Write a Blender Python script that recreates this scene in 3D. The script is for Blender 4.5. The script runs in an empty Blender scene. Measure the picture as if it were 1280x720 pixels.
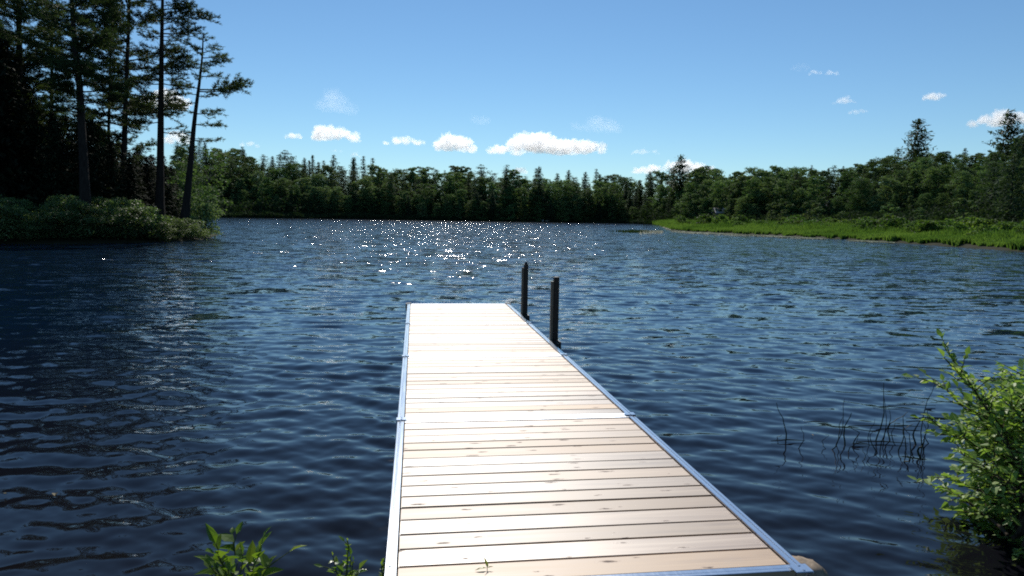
import bpy, bmesh, math, random
import numpy as np
from mathutils import Vector, Matrix, noise as mnoise

rng = np.random.default_rng(11)
random.seed(11)
scene = bpy.context.scene
COL = scene.collection
R = math.radians

# ------------------------------------------------------------------ camera
F_PX = 870.0                      # focal length in photograph pixels (1280 wide)
CAM = np.array([0.121, 0.0, 1.85])
YAW, PIT, ROLL = R(8.03), R(5.83), R(1.0)
_F = np.array([math.sin(YAW) * math.cos(PIT), math.cos(YAW) * math.cos(PIT), -math.sin(PIT)])
_R = np.array([math.cos(YAW), -math.sin(YAW), 0.0])
_U = np.cross(_R, _F)
_R2 = math.cos(ROLL) * _R + math.sin(ROLL) * _U
_U2 = -math.sin(ROLL) * _R + math.cos(ROLL) * _U
cam_d = bpy.data.cameras.new('camera')
cam_d.sensor_width = 36.0
cam_d.lens = F_PX / 1280 * 36.0
cam_d.clip_start = 0.05
cam_d.clip_end = 20000
cam = bpy.data.objects.new('camera', cam_d)
COL.objects.link(cam)
M = Matrix.Identity(4)
for i in range(3):
    M[i][0], M[i][1], M[i][2], M[i][3] = _R2[i], _U2[i], -_F[i], CAM[i]
cam.matrix_world = M
scene.camera = cam


def ray(x, y):
    return _F + _R2 * ((x - 640) / F_PX) - _U2 * ((y - 360) / F_PX)


def at(x, y, d):
    """world point seen at photograph pixel (x, y), d metres along the view axis"""
    return CAM + ray(x, y) * d


def onz(x, y, z=0.0):
    r = ray(x, y)
    return CAM + r * ((z - CAM[2]) / r[2])


def az_of(x):
    r = ray(x, 268)
    return math.atan2(r[0], r[1])


# ------------------------------------------------------------------ helpers
def tag(o, label=None, cat=None, group=None, kind=None):
    if label: o['label'] = label
    if cat: o['category'] = cat
    if group: o['group'] = group
    if kind: o['kind'] = kind
    return o


def link(o, parent=None):
    COL.objects.link(o)
    if parent is not None:
        o.parent = parent
    return o


def empty(name, loc=(0, 0, 0), rz=0.0, s=1.0):
    o = bpy.data.objects.new(name, None)
    o.empty_display_size = 0.2
    o.location = loc
    o.rotation_euler = (0, 0, rz)
    o.scale = (s, s, s)
    return link(o)


def mesh_np(name, V, faces_flat, nper, mats, smooth=False, midx=None, rnd=None):
    """mesh from numpy: V (n,3); faces_flat indices; nper vertices per face (int or array)"""
    me = bpy.data.meshes.new(name)
    V = np.asarray(V, dtype=np.float32).reshape(-1, 3)
    idx = np.asarray(faces_flat, dtype=np.int32).ravel()
    if np.isscalar(nper):
        nf = len(idx) // nper
        tot = np.full(nf, nper, dtype=np.int32)
    else:
        tot = np.asarray(nper, dtype=np.int32)
        nf = len(tot)
    start = np.concatenate([[0], np.cumsum(tot)[:-1]]).astype(np.int32)
    me.vertices.add(len(V)); me.vertices.foreach_set('co', V.ravel())
    me.loops.add(len(idx)); me.loops.foreach_set('vertex_index', idx)
    me.polygons.add(nf)
    me.polygons.foreach_set('loop_start', start)
    me.polygons.foreach_set('loop_total', tot)
    me.polygons.foreach_set('use_smooth', np.full(nf, smooth, dtype=bool))
    for m in (mats if isinstance(mats, (list, tuple)) else [mats]):
        me.materials.append(m)
    if midx is not None:
        me.polygons.foreach_set('material_index', np.asarray(midx, dtype=np.int32))
    if rnd is not None:
        a = me.attributes.new('rnd', 'FLOAT', 'FACE')
        a.data.foreach_set('value', np.asarray(rnd, dtype=np.float32))
    me.update(calc_edges=True)
    return me


def soup(name, Q, mats, rnd=None):
    """quads (n,k,3) with no shared vertices"""
    Q = np.asarray(Q)
    n, k, _ = Q.shape
    if rnd is None:
        rnd = rng.random(n)
    return mesh_np(name, Q.reshape(-1, 3), np.arange(n * k), k, mats, rnd=rnd)


def obj(name, me, parent=None):
    return link(bpy.data.objects.new(name, me), parent)


class MB:
    """collects shapes into one mesh"""
    def __init__(self): self.V = []; self.F = []; self.n = 0; self.r = []; self.m = []

    def add(self, V, F, rnd=0.5, mi=0):
        V = np.asarray(V, dtype=float)
        self.V.append(V)
        for f in F:
            self.F.append([i + self.n for i in f]); self.r.append(rnd); self.m.append(mi)
        self.n += len(V)

    def box(self, x0, x1, y0, y1, z0, z1, rnd=0.5, mi=0, bev=0.0):
        if bev <= 0:
            V = [(x, y, z) for x in (x0, x1) for y in (y0, y1) for z in (z0, z1)]
            F = [(0, 1, 3, 2), (4, 6, 7, 5), (0, 4, 5, 1), (2, 3, 7, 6), (0, 2, 6, 4), (1, 5, 7, 3)]
            self.add(V, F, rnd, mi); return
        b = bev
        bm = bmesh.new()
        bmesh.ops.create_cube(bm, size=1)
        for v in bm.verts:
            v.co = Vector(((x0 + x1) / 2 + v.co.x * (x1 - x0), (y0 + y1) / 2 + v.co.y * (y1 - y0), (z0 + z1) / 2 + v.co.z * (z1 - z0)))
        bmesh.ops.bevel(bm, geom=bm.edges[:], offset=b, segments=1, affect='EDGES')
        self.bm(bm, rnd, mi)

    def bm(self, bm, rnd=0.5, mi=0):
        bm.verts.ensure_lookup_table(); bm.verts.index_update()
        self.add([v.co[:] for v in bm.verts], [[v.index for v in f.verts] for f in bm.faces], rnd, mi)
        bm.free()

    def tube(self, P, rad, sides=8, rnd=0.5, mi=0, caps=True):
        P = np.asarray(P, dtype=float); n = len(P)
        rad = np.broadcast_to(np.asarray(rad, dtype=float), (n,))
        T = np.gradient(P, axis=0); T /= np.linalg.norm(T, axis=1)[:, None] + 1e-9
        ref = np.array([1.0, 0, 0]) if abs(T[0][0]) < 0.8 else np.array([0, 1.0, 0])
        A = np.cross(T, ref); A /= np.linalg.norm(A, axis=1)[:, None] + 1e-9
        B = np.cross(T, A)
        th = np.arange(sides) * 2 * math.pi / sides
        V = (P[:, None, :] + rad[:, None, None] * (np.cos(th)[None, :, None] * A[:, None, :] + np.sin(th)[None, :, None] * B[:, None, :])).reshape(-1, 3)
        F = []
        for i in range(n - 1):
            for k in range(sides):
                a = i * sides + k; b = i * sides + (k + 1) % sides
                F.append((a, b, b + sides, a + sides))
        if caps:
            F.append(tuple(range(sides))[::-1]); F.append(tuple(range((n - 1) * sides, n * sides)))
        self.add(V, F, rnd, mi)

    def mesh(self, name, mats, smooth=False):
        V = np.concatenate(self.V)
        flat = [i for f in self.F for i in f]
        return mesh_np(name, V, flat, [len(f) for f in self.F], mats, smooth, self.m, self.r)


def copy_tree(o, parent=None):
    c = o.copy(); link(c, parent)
    for ch in o.children:
        copy_tree(ch, c)
    return c


def unit(v):
    v = np.asarray(v, dtype=float)
    return v / (np.linalg.norm(v, axis=-1, keepdims=True) + 1e-12)


# ------------------------------------------------------------------ materials
def nodes(m):
    m.use_nodes = True
    nt = m.node_tree
    nt.nodes.clear()
    return nt, nt.nodes, nt.links


def N(nt, typ, **kw):
    n = nt.nodes.new(typ)
    for k, v in kw.items():
        if k.startswith('i_'):
            key = k[2:]
            n.inputs[int(key) if key.isdigit() else key.replace('_', ' ')].default_value = v
        else:
            setattr(n, k, v)
    return n


def ramp(nt, fac, stops):
    r = nt.nodes.new('ShaderNodeValToRGB')
    el = r.color_ramp.elements
    while len(el) < len(stops): el.new(0.5)
    for e, (p, c) in zip(el, stops):
        e.position = p
        e.color = (*c, 1) if len(c) == 3 else c
    nt.links.new(fac, r.inputs[0])
    return r.outputs[0]


def mathn(nt, op, a, b=None, clamp=False):
    n = nt.nodes.new('ShaderNodeMath'); n.operation = op; n.use_clamp = clamp
    for i, v in enumerate((a, b)):
        if v is None: continue
        if isinstance(v, (int, float)): n.inputs[i].default_value = v
        else: nt.links.new(v, n.inputs[i])
    return n.outputs[0]


def mixc(nt, fac, a, b, mode='MIX'):
    n = nt.nodes.new('ShaderNodeMix'); n.data_type = 'RGBA'; n.blend_type = mode
    for i, v in ((0, fac), (6, a), (7, b)):
        if isinstance(v, (int, float)): n.inputs[i].default_value = v
        elif isinstance(v, tuple): n.inputs[i].default_value = (*v, 1) if len(v) == 3 else v
        else: nt.links.new(v, n.inputs[i])
    return n.outputs[2]


def foliage(name, dark, mid, light, trans=0.35, rough=0.55, spec=0.25, gloss=True):
    """leaf material: colour varies from leaf to leaf and from tree to tree; thin leaves let light through"""
    m = bpy.data.materials.new(name)
    nt, ns, L = nodes(m)
    at_ = N(nt, 'ShaderNodeAttribute', attribute_name='rnd')
    oi = N(nt, 'ShaderNodeObjectInfo')
    c = ramp(nt, at_.outputs['Fac'], [(0.0, dark), (0.5, mid), (1.0, light)])
    hs = N(nt, 'ShaderNodeHueSaturation')
    L.new(c, hs.inputs['Color'])
    mr = N(nt, 'ShaderNodeMapRange', i_3=0.70, i_4=1.35)
    L.new(oi.outputs['Random'], mr.inputs[0]); L.new(mr.outputs[0], hs.inputs['Value'])
    mr2 = N(nt, 'ShaderNodeMapRange', i_3=0.485, i_4=0.515)
    wn = N(nt, 'ShaderNodeTexWhiteNoise', noise_dimensions='1D')
    L.new(oi.outputs['Random'], wn.inputs['W'])
    L.new(wn.outputs['Value'], mr2.inputs[0]); L.new(mr2.outputs[0], hs.inputs['Hue'])
    p = N(nt, 'ShaderNodeBsdfPrincipled')
    p.inputs['Roughness'].default_value = rough
    p.inputs['Specular IOR Level'].default_value = spec
    L.new(hs.outputs[0], p.inputs['Base Color'])
    t = N(nt, 'ShaderNodeBsdfTranslucent')
    tc = mixc(nt, 1.0, hs.outputs[0], (1.25, 1.25, 0.55), 'MULTIPLY')
    L.new(tc, t.inputs['Color'])
    mx = N(nt, 'ShaderNodeMixShader'); mx.inputs[0].default_value = trans
    L.new(p.outputs[0], mx.inputs[1]); L.new(t.outputs[0], mx.inputs[2])
    out = N(nt, 'ShaderNodeOutputMaterial')
    L.new(mx.outputs[0], out.inputs['Surface'])
    return m


MAT = {}
MAT['pine'] = foliage('pine_needles', (0.026, 0.044, 0.022), (0.05, 0.08, 0.034), (0.09, 0.13, 0.05), 0.32, 0.6, 0.15)
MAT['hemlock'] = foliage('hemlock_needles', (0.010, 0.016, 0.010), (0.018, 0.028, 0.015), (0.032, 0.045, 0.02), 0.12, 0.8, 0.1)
MAT['spruce'] = foliage('conifer_needles', (0.022, 0.044, 0.026), (0.042, 0.078, 0.042), (0.076, 0.122, 0.058), 0.3, 0.75, 0.12)
MAT['oak'] = foliage('broad_leaves', (0.042, 0.082, 0.030), (0.082, 0.145, 0.050), (0.145, 0.225, 0.080), 0.32, 0.7, 0.14)
MAT['maple'] = foliage('pale_broad_leaves', (0.056, 0.102, 0.044), (0.110, 0.180, 0.074), (0.185, 0.265, 0.115), 0.32, 0.7, 0.14)
MAT['shrub'] = foliage('shrub_leaves', (0.05, 0.085, 0.032), (0.095, 0.155, 0.054), (0.18, 0.25, 0.11), 0.45, 0.5, 0.3)
MAT['brush'] = foliage('brush_leaves', (0.012, 0.024, 0.012), (0.022, 0.042, 0.018), (0.04, 0.07, 0.028), 0.25, 0.85, 0.08)  # dark green of sedge; for undergrowth it also stands in for shade
MAT['grass'] = foliage('marsh_blades', (0.058, 0.130, 0.030), (0.098, 0.205, 0.046), (0.165, 0.285, 0.075), 0.42, 0.6, 0.12)
MAT['marsh_shrub'] = foliage('marsh_shrub_leaves', (0.048, 0.10, 0.025), (0.08, 0.155, 0.036), (0.13, 0.21, 0.055), 0.42, 0.6, 0.12)
MAT['bush'] = foliage('bush_leaves', (0.13, 0.23, 0.055), (0.21, 0.34, 0.08), (0.32, 0.43, 0.15), 0.48, 0.5, 0.45)
MAT['young'] = foliage('young_leaves', (0.10, 0.17, 0.02), (0.15, 0.23, 0.03), (0.22, 0.27, 0.05), 0.5, 0.3, 0.55)
MAT['reed'] = foliage('reed_skin', (0.014, 0.022, 0.009), (0.024, 0.036, 0.014), (0.06, 0.08, 0.035), 0.15)
MAT['dead_leaf'] = foliage('dead_leaf', (0.06, 0.05, 0.02), (0.09, 0.075, 0.03), (0.12, 0.10, 0.045), 0.1, 0.6, 0.2)
MAT['pad'] = foliage('floating_pad', (0.16, 0.19, 0.12), (0.24, 0.27, 0.18), (0.34, 0.36, 0.27), 0.1, 0.6, 0.1)


def bark_mat(name, a, b):
    m = bpy.data.materials.new(name)
    nt, ns, L = nodes(m)
    tc = N(nt, 'ShaderNodeTexCoord')
    mp = N(nt, 'ShaderNodeMapping'); mp.inputs['Scale'].default_value = (9, 9, 1.6)
    L.new(tc.outputs['Object'], mp.inputs[0])
    n1 = N(nt, 'ShaderNodeTexNoise', i_Scale=1.0, i_Detail=6.0, i_Roughness=0.7)
    L.new(mp.outputs[0], n1.inputs['Vector'])
    c = ramp(nt, n1.outputs['Fac'], [(0.3, a), (0.7, b)])
    p = N(nt, 'ShaderNodeBsdfPrincipled', i_Roughness=0.9)
    p.inputs['Specular IOR Level'].default_value = 0.15
    L.new(c, p.inputs['Base Color'])
    bp = N(nt, 'ShaderNodeBump', i_Strength=0.8, i_Distance=0.03)
    L.new(n1.outputs['Fac'], bp.inputs['Height']); L.new(bp.outputs[0], p.inputs['Normal'])
    o = N(nt, 'ShaderNodeOutputMaterial'); L.new(p.outputs[0], o.inputs['Surface'])
    return m


MAT['bark'] = bark_mat('pine_bark', (0.013, 0.010, 0.008), (0.045, 0.035, 0.028))
MAT['bark_grey'] = bark_mat('grey_bark', (0.035, 0.032, 0.028), (0.12, 0.11, 0.095))
MAT['twig'] = bark_mat('twig_bark', (0.03, 0.022, 0.014), (0.08, 0.06, 0.04))
MAT['green_stem'] = bark_mat('green_stem', (0.05, 0.07, 0.02), (0.10, 0.12, 0.04))


def simple(name, col, rough=0.6, metal=0.0, spec=0.5, var=0.15, scale=8.0):
    m = bpy.data.materials.new(name)
    nt, ns, L = nodes(m)
    tc = N(nt, 'ShaderNodeTexCoord')
    n1 = N(nt, 'ShaderNodeTexNoise', i_Scale=scale, i_Detail=5.0, i_Roughness=0.65)
    L.new(tc.outputs['Object'], n1.inputs['Vector'])
    lo = tuple(c * (1 - var) for c in col); hi = tuple(min(1, c * (1 + var)) for c in col)
    c = ramp(nt, n1.outputs['Fac'], [(0.3, lo), (0.7, hi)])
    p = N(nt, 'ShaderNodeBsdfPrincipled', i_Roughness=rough, i_Metallic=metal)
    p.inputs['Specular IOR Level'].default_value = spec
    L.new(c, p.inputs['Base Color'])
    o = N(nt, 'ShaderNodeOutputMaterial'); L.new(p.outputs[0], o.inputs['Surface'])
    return m


def aluminium(name, r0, r1):
    m = bpy.data.materials.new(name)
    nt, ns, L = nodes(m)
    tc = N(nt, 'ShaderNodeTexCoord')
    mp = N(nt, 'ShaderNodeMapping'); mp.inputs['Scale'].default_value = (40, 2.0, 40)
    L.new(tc.outputs['Object'], mp.inputs[0])
    n1 = N(nt, 'ShaderNodeTexNoise', i_Scale=1.0, i_Detail=5.0, i_Roughness=0.7)
    L.new(mp.outputs[0], n1.inputs['Vector'])
    c = ramp(nt, n1.outputs['Fac'], [(0.3, (0.68, 0.71, 0.75)), (0.7, (0.75, 0.78, 0.82))])
    rr = ramp(nt, n1.outputs['Fac'], [(0.3, (r0,) * 3), (0.7, (r1,) * 3)])
    p = N(nt, 'ShaderNodeBsdfPrincipled', i_Metallic=0.85)
    L.new(c, p.inputs['Base Color']); L.new(rr, p.inputs['Roughness'])
    o = N(nt, 'ShaderNodeOutputMaterial'); L.new(p.outputs[0], o.inputs['Surface'])
    return m


MAT['alu'] = aluminium('brushed_aluminium', 0.17, 0.22)
MAT['alu_worn'] = aluminium('worn_aluminium', 0.36, 0.44)
MAT['dark_metal'] = simple('dark_weathered_metal', (0.030, 0.026, 0.022), 0.45, 0.3, 0.4, 0.3, 30)
MAT['grey_channel'] = simple('grey_green_channel', (0.13, 0.12, 0.09), 0.6, 0.2, 0.4, 0.25, 20)
MAT['rock'] = simple('granite_rock', (0.27, 0.21, 0.15), 0.85, 0, 0.3, 0.45, 22)
MAT['cottage_wall'] = simple('painted_boards', (0.16, 0.13, 0.11), 0.8)
MAT['cottage_roof'] = simple('pale_roofing', (0.42, 0.40, 0.39), 0.7)
MAT['window_glass'] = simple('window_glass', (0.03, 0.04, 0.05), 0.1)
MAT['boat'] = simple('white_hull_paint', (0.78, 0.78, 0.76), 0.4)
MAT['boat_in'] = simple('grey_boat_inside', (0.3, 0.3, 0.3), 0.6)


def wood():
    """new softwood planks: grain along the board, oval knots, colour changing from plank to plank"""
    m = bpy.data.materials.new('softwood_planks')
    nt, ns, L = nodes(m)
    at_ = N(nt, 'ShaderNodeAttribute', attribute_name='rnd')
    tc = N(nt, 'ShaderNodeTexCoord')
    off = N(nt, 'ShaderNodeCombineXYZ')
    L.new(mathn(nt, 'MULTIPLY', at_.outputs['Fac'], 37.0), off.inputs[0])
    L.new(mathn(nt, 'MULTIPLY', at_.outputs['Fac'], 91.0), off.inputs[1])
    add = N(nt, 'ShaderNodeVectorMath', operation='ADD')
    L.new(tc.outputs['Object'], add.inputs[0]); L.new(off.outputs[0], add.inputs[1])
    # knots
    mk = N(nt, 'ShaderNodeMapping'); mk.inputs['Scale'].default_value = (2.9, 12.5, 3.0)
    L.new(add.outputs[0], mk.inputs[0])
    vo = N(nt, 'ShaderNodeTexVoronoi', feature='F1', voronoi_dimensions='2D'); vo.inputs['Scale'].default_value = 1.0
    vo.inputs['Randomness'].default_value = 1.0
    wob = N(nt, 'ShaderNodeTexNoise', i_Scale=22.0, i_Detail=4.0, i_Roughness=0.65)
    L.new(add.outputs[0], wob.inputs['Vector'])
    wv = N(nt, 'ShaderNodeVectorMath', operation='MULTIPLY_ADD')
    L.new(wob.outputs['Color'], wv.inputs[0]); wv.inputs[1].default_value = (0.30, 0.30, 0.30)
    L.new(mk.outputs[0], wv.inputs[2]); L.new(wv.outputs[0], vo.inputs['Vector'])
    sel = N(nt, 'ShaderNodeSeparateColor'); L.new(vo.outputs['Color'], sel.inputs[0])
    has = mathn(nt, 'LESS_THAN', sel.outputs[0], 0.62)
    size = mathn(nt, 'MULTIPLY_ADD', sel.outputs[1], 0.12); nt.nodes[-1].inputs[2].default_value = 0.03
    kd = mathn(nt, 'DIVIDE', vo.outputs['Distance'], size)
    knot = mathn(nt, 'MULTIPLY', ramp(nt, kd, [(0.3, (1,) * 3), (1.0, (0,) * 3)]), has)
    halo = mathn(nt, 'MULTIPLY', ramp(nt, mathn(nt, 'MULTIPLY', kd, 0.5), [(0.4, (1,) * 3), (0.9, (0,) * 3)]), has)
    # grain
    mg = N(nt, 'ShaderNodeMapping'); mg.inputs['Scale'].default_value = (1.1, 26, 26)
    L.new(add.outputs[0], mg.inputs[0])
    gw = N(nt, 'ShaderNodeVectorMath', operation='ADD')
    bend = N(nt, 'ShaderNodeCombineXYZ'); L.new(mathn(nt, 'MULTIPLY', halo, 1.4), bend.inputs[1])
    L.new(mg.outputs[0], gw.inputs[0]); L.new(bend.outputs[0], gw.inputs[1])
    g1 = N(nt, 'ShaderNodeTexNoise', i_Scale=1.0, i_Detail=5.0, i_Roughness=0.6, i_Distortion=0.6)
    L.new(gw.outputs[0], g1.inputs['Vector'])
    base = ramp(nt, g1.outputs['Fac'], [(0.25, (0.25, 0.145, 0.075)), (0.5, (0.40, 0.258, 0.145)), (0.78, (0.54, 0.385, 0.235))])
    hs = N(nt, 'ShaderNodeHueSaturation')
    L.new(base, hs.inputs['Color'])
    mr = N(nt, 'ShaderNodeMapRange', i_3=0.62, i_4=1.18)
    L.new(at_.outputs['Fac'], mr.inputs[0]); L.new(mr.outputs[0], hs.inputs['Value'])
    wn = N(nt, 'ShaderNodeTexWhiteNoise', noise_dimensions='1D'); L.new(at_.outputs['Fac'], wn.inputs['W'])
    mr3 = N(nt, 'ShaderNodeMapRange', i_3=0.75, i_4=1.15); L.new(wn.outputs['Value'], mr3.inputs[0])
    L.new(mr3.outputs[0], hs.inputs['Saturation'])
    c1 = mixc(nt, mathn(nt, 'MULTIPLY', halo, 0.30), hs.outputs[0], (0.30, 0.17, 0.09))
    c2 = mixc(nt, mathn(nt, 'MULTIPLY', knot, 0.95), c1, (0.055, 0.020, 0.010))
    # drying cracks along the grain
    mcr = N(nt, 'ShaderNodeMapping'); mcr.inputs['Scale'].default_value = (1.6, 90, 3)
    L.new(add.outputs[0], mcr.inputs[0])
    crk = N(nt, 'ShaderNodeTexNoise', i_Scale=1.0, i_Detail=3.0, i_Roughness=0.5)
    L.new(mcr.outputs[0], crk.inputs['Vector'])
    cf = ramp(nt, crk.outputs['Fac'], [(0.70, (0,) * 3), (0.76, (0.75,) * 3)])
    c2 = mixc(nt, cf, c2, (0.16, 0.09, 0.05))
    # footprints and dirt
    dn = N(nt, 'ShaderNodeTexNoise', i_Scale=2.3, i_Detail=6.0, i_Roughness=0.7)
    L.new(tc.outputs['Object'], dn.inputs['Vector'])
    dirt = ramp(nt, dn.outputs['Fac'], [(0.52, (0,) * 3), (0.75, (0.35,) * 3)])
    c3 = mixc(nt, dirt, c2, (0.33, 0.27, 0.22))
    p = N(nt, 'ShaderNodeBsdfPrincipled')
    p.inputs['Specular IOR Level'].default_value = 1.0
    p.inputs['IOR'].default_value = 1.62
    L.new(c3, p.inputs['Base Color'])
    rr = ramp(nt, g1.outputs['Fac'], [(0.2, (0.46,) * 3), (0.8, (0.57,) * 3)])
    r2 = mathn(nt, 'ADD', rr, mathn(nt, 'MULTIPLY', knot, 0.3))
    r2 = mathn(nt, 'ADD', r2, mathn(nt, 'MULTIPLY_ADD', wn.outputs['Value'], 0.16)); nt.nodes[-2].inputs[2].default_value = -0.07
    L.new(r2, p.inputs['Roughness'])
    bp = N(nt, 'ShaderNodeBump', i_Strength=0.35, i_Distance=0.002)
    L.new(g1.outputs['Fac'], bp.inputs['Height']); L.new(bp.outputs[0], p.inputs['Normal'])
    o = N(nt, 'ShaderNodeOutputMaterial'); L.new(p.outputs[0], o.inputs['Surface'])
    return m


MAT['wood'] = wood()

SUN_AZ = YAW + math.atan((562 - 640) / F_PX)      # clockwise from +Y
SUN_EL = R(39.5)


def water_mat():
    m = bpy.data.materials.new('lake_water')
    nt, ns, L = nodes(m)
    geo = N(nt, 'ShaderNodeNewGeometry')
    pos = geo.outputs['Position']
    dist = N(nt, 'ShaderNodeVectorMath', operation='LENGTH'); L.new(pos, dist.inputs[0])

    def slopes(scale, sx, sy, detail):
        mp = N(nt, 'ShaderNodeMapping'); mp.inputs['Rotation'].default_value = (0, 0, R(6))
        mp.inputs['Scale'].default_value = (sx, sy, 1)
        L.new(pos, mp.inputs[0])
        n = N(nt, 'ShaderNodeTexNoise', i_Scale=scale, i_Detail=detail, i_Roughness=0.55)
        L.new(mp.outputs[0], n.inputs['Vector'])
        s = N(nt, 'ShaderNodeVectorMath', operation='SUBTRACT')
        L.new(n.outputs['Color'], s.inputs[0]); s.inputs[1].default_value = (0.5, 0.5, 0.5)
        return s.outputs[0]

    # gusts: patches of rougher and calmer water
    gm = N(nt, 'ShaderNodeMapping'); gm.inputs['Scale'].default_value = (0.05, 0.14, 1)
    L.new(pos, gm.inputs[0])
    gn = N(nt, 'ShaderNodeTexNoise', i_Scale=1.0, i_Detail=4.0, i_Roughness=0.6)
    L.new(gm.outputs[0], gn.inputs['Vector'])
    gust = N(nt, 'ShaderNodeMapRange', i_1=0.3, i_2=0.7, i_3=0.6, i_4=1.3)
    L.new(gn.outputs['Fac'], gust.inputs[0])
    far = N(nt, 'ShaderNodeMapRange', i_1=6.0, i_2=28.0, i_3=0.0, i_4=1.0)
    L.new(dist.outputs['Value'], far.inputs[0])
    kf = mathn(nt, 'MULTIPLY', mathn(nt, 'MULTIPLY', far.outputs[0], 2.3), gust.outputs[0])
    s_far = slopes(1.6, 0.7, 1.5, 3.0)
    s_fine = slopes(9.0, 0.8, 1.3, 3.0)
    # most facets are gentle, a few are steep: those are the ones that flash
    l2 = N(nt, 'ShaderNodeVectorMath', operation='DOT_PRODUCT'); L.new(s_far, l2.inputs[0]); L.new(s_far, l2.inputs[1])
    tail = mathn(nt, 'MULTIPLY_ADD', l2.outputs['Value'], 9.0); nt.nodes[-1].inputs[2].default_value = 0.44
    kf = mathn(nt, 'MULTIPLY', kf, tail)
    a = N(nt, 'ShaderNodeVectorMath', operation='SCALE'); L.new(s_far, a.inputs[0]); L.new(kf, a.inputs['Scale'])
    kn = mathn(nt, 'MULTIPLY', gust.outputs[0], mathn(nt, 'MULTIPLY_ADD', far.outputs[0], 0.42)); nt.nodes[-2].inputs[2].default_value = 0.16
    l3 = N(nt, 'ShaderNodeVectorMath', operation='DOT_PRODUCT'); L.new(s_fine, l3.inputs[0]); L.new(s_fine, l3.inputs[1])
    tail2 = mathn(nt, 'MULTIPLY_ADD', l3.outputs['Value'], mathn(nt, 'MULTIPLY', far.outputs[0], 20.0)); nt.nodes[-2].inputs[2].default_value = 0.9
    kn = mathn(nt, 'MULTIPLY', kn, tail2)
    b = N(nt, 'ShaderNodeVectorMath', operation='SCALE'); L.new(s_fine, b.inputs[0]); L.new(kn, b.inputs['Scale'])
    ad = N(nt, 'ShaderNodeVectorMath', operation='ADD'); L.new(a.outputs[0], ad.inputs[0]); L.new(b.outputs[0], ad.inputs[1])
    fl = N(nt, 'ShaderNodeVectorMath', operation='MULTIPLY'); L.new(ad.outputs[0], fl.inputs[0]); fl.inputs[1].default_value = (0.8, 1, 0)
    nn = N(nt, 'ShaderNodeVectorMath', operation='ADD'); L.new(geo.outputs['Normal'], nn.inputs[0]); L.new(fl.outputs[0], nn.inputs[1])
    nz = N(nt, 'ShaderNodeVectorMath', operation='NORMALIZE'); L.new(nn.outputs[0], nz.inputs[0])
    p = N(nt, 'ShaderNodeBsdfPrincipled', i_Roughness=0.12, i_IOR=1.333)
    p.inputs['Specular IOR Level'].default_value = 0.5
    rg = N(nt, 'ShaderNodeMapRange', i_1=6.0, i_2=26.0, i_3=0.03, i_4=0.095); L.new(dist.outputs['Value'], rg.inputs[0])
    L.new(rg.outputs[0], p.inputs['Roughness'])
    # tea-coloured shallows by the shore, farther out the reflected sky's blue put into the base colour
    dn = N(nt, 'ShaderNodeMapRange', i_1=3.0, i_2=14.0); L.new(dist.outputs['Value'], dn.inputs[0])
    bc = mixc(nt, dn.outputs[0], (0.007, 0.0055, 0.005), (0.003, 0.012, 0.029))
    L.new(bc, p.inputs['Base Color'])
    L.new(nz.outputs[0], p.inputs['Normal'])
    o = N(nt, 'ShaderNodeOutputMaterial'); L.new(p.outputs[0], o.inputs['Surface'])
    return m


MAT['water'] = water_mat()


def soil_mat():
    m = bpy.data.materials.new('forest_soil')
    nt, ns, L = nodes(m)
    geo = N(nt, 'ShaderNodeNewGeometry')
    n1 = N(nt, 'ShaderNodeTexNoise', i_Scale=0.6, i_Detail=8.0, i_Roughness=0.7)
    L.new(geo.outputs['Position'], n1.inputs['Vector'])
    c = ramp(nt, n1.outputs['Fac'], [(0.3, (0.018, 0.016, 0.010)), (0.5, (0.028, 0.03, 0.014)), (0.7, (0.05, 0.042, 0.028))])
    p = N(nt, 'ShaderNodeBsdfPrincipled', i_Roughness=0.95)
    p.inputs['Specular IOR Level'].default_value = 0.1
    L.new(c, p.inputs['Base Color'])
    o = N(nt, 'ShaderNodeOutputMaterial'); L.new(p.outputs[0], o.inputs['Surface'])
    return m


MAT['soil'] = soil_mat()

# ------------------------------------------------------------------ world, sun, view
w = bpy.data.worlds.new('World'); scene.world = w; w.use_nodes = True
nt = w.node_tree; nt.nodes.clear()
sky = N(nt, 'ShaderNodeTexSky', sky_type='NISHITA', sun_disc=False)
sky.sun_elevation = SUN_EL
sky.sun_rotation = SUN_AZ
sky.altitude = 100
sky.air_density = 1.0
sky.dust_density = 0.02
sky.ozone_density = 2.5
bg = N(nt, 'ShaderNodeBackground'); bg.inputs['Strength'].default_value = 0.081
tint = mixc(nt, 1.0, sky.outputs[0], (0.81, 1.05, 1.18), 'MULTIPLY')      # the camera's cool white balance
nt.links.new(tint, bg.inputs['Color'])
wo = N(nt, 'ShaderNodeOutputWorld'); nt.links.new(bg.outputs[0], wo.inputs['Surface'])

sd = bpy.data.lights.new('sun', 'SUN'); sd.energy = 4.5; sd.angle = R(0.5); sd.color = (1.0, 0.95, 0.87)
sun = bpy.data.objects.new('sun', sd); COL.objects.link(sun)
to_sun = Vector((math.sin(SUN_AZ) * math.cos(SUN_EL), math.cos(SUN_AZ) * math.cos(SUN_EL), math.sin(SUN_EL)))
sun.rotation_euler = to_sun.to_track_quat('Z', 'Y').to_euler()
sun.location = (0, 0, 60)

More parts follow.
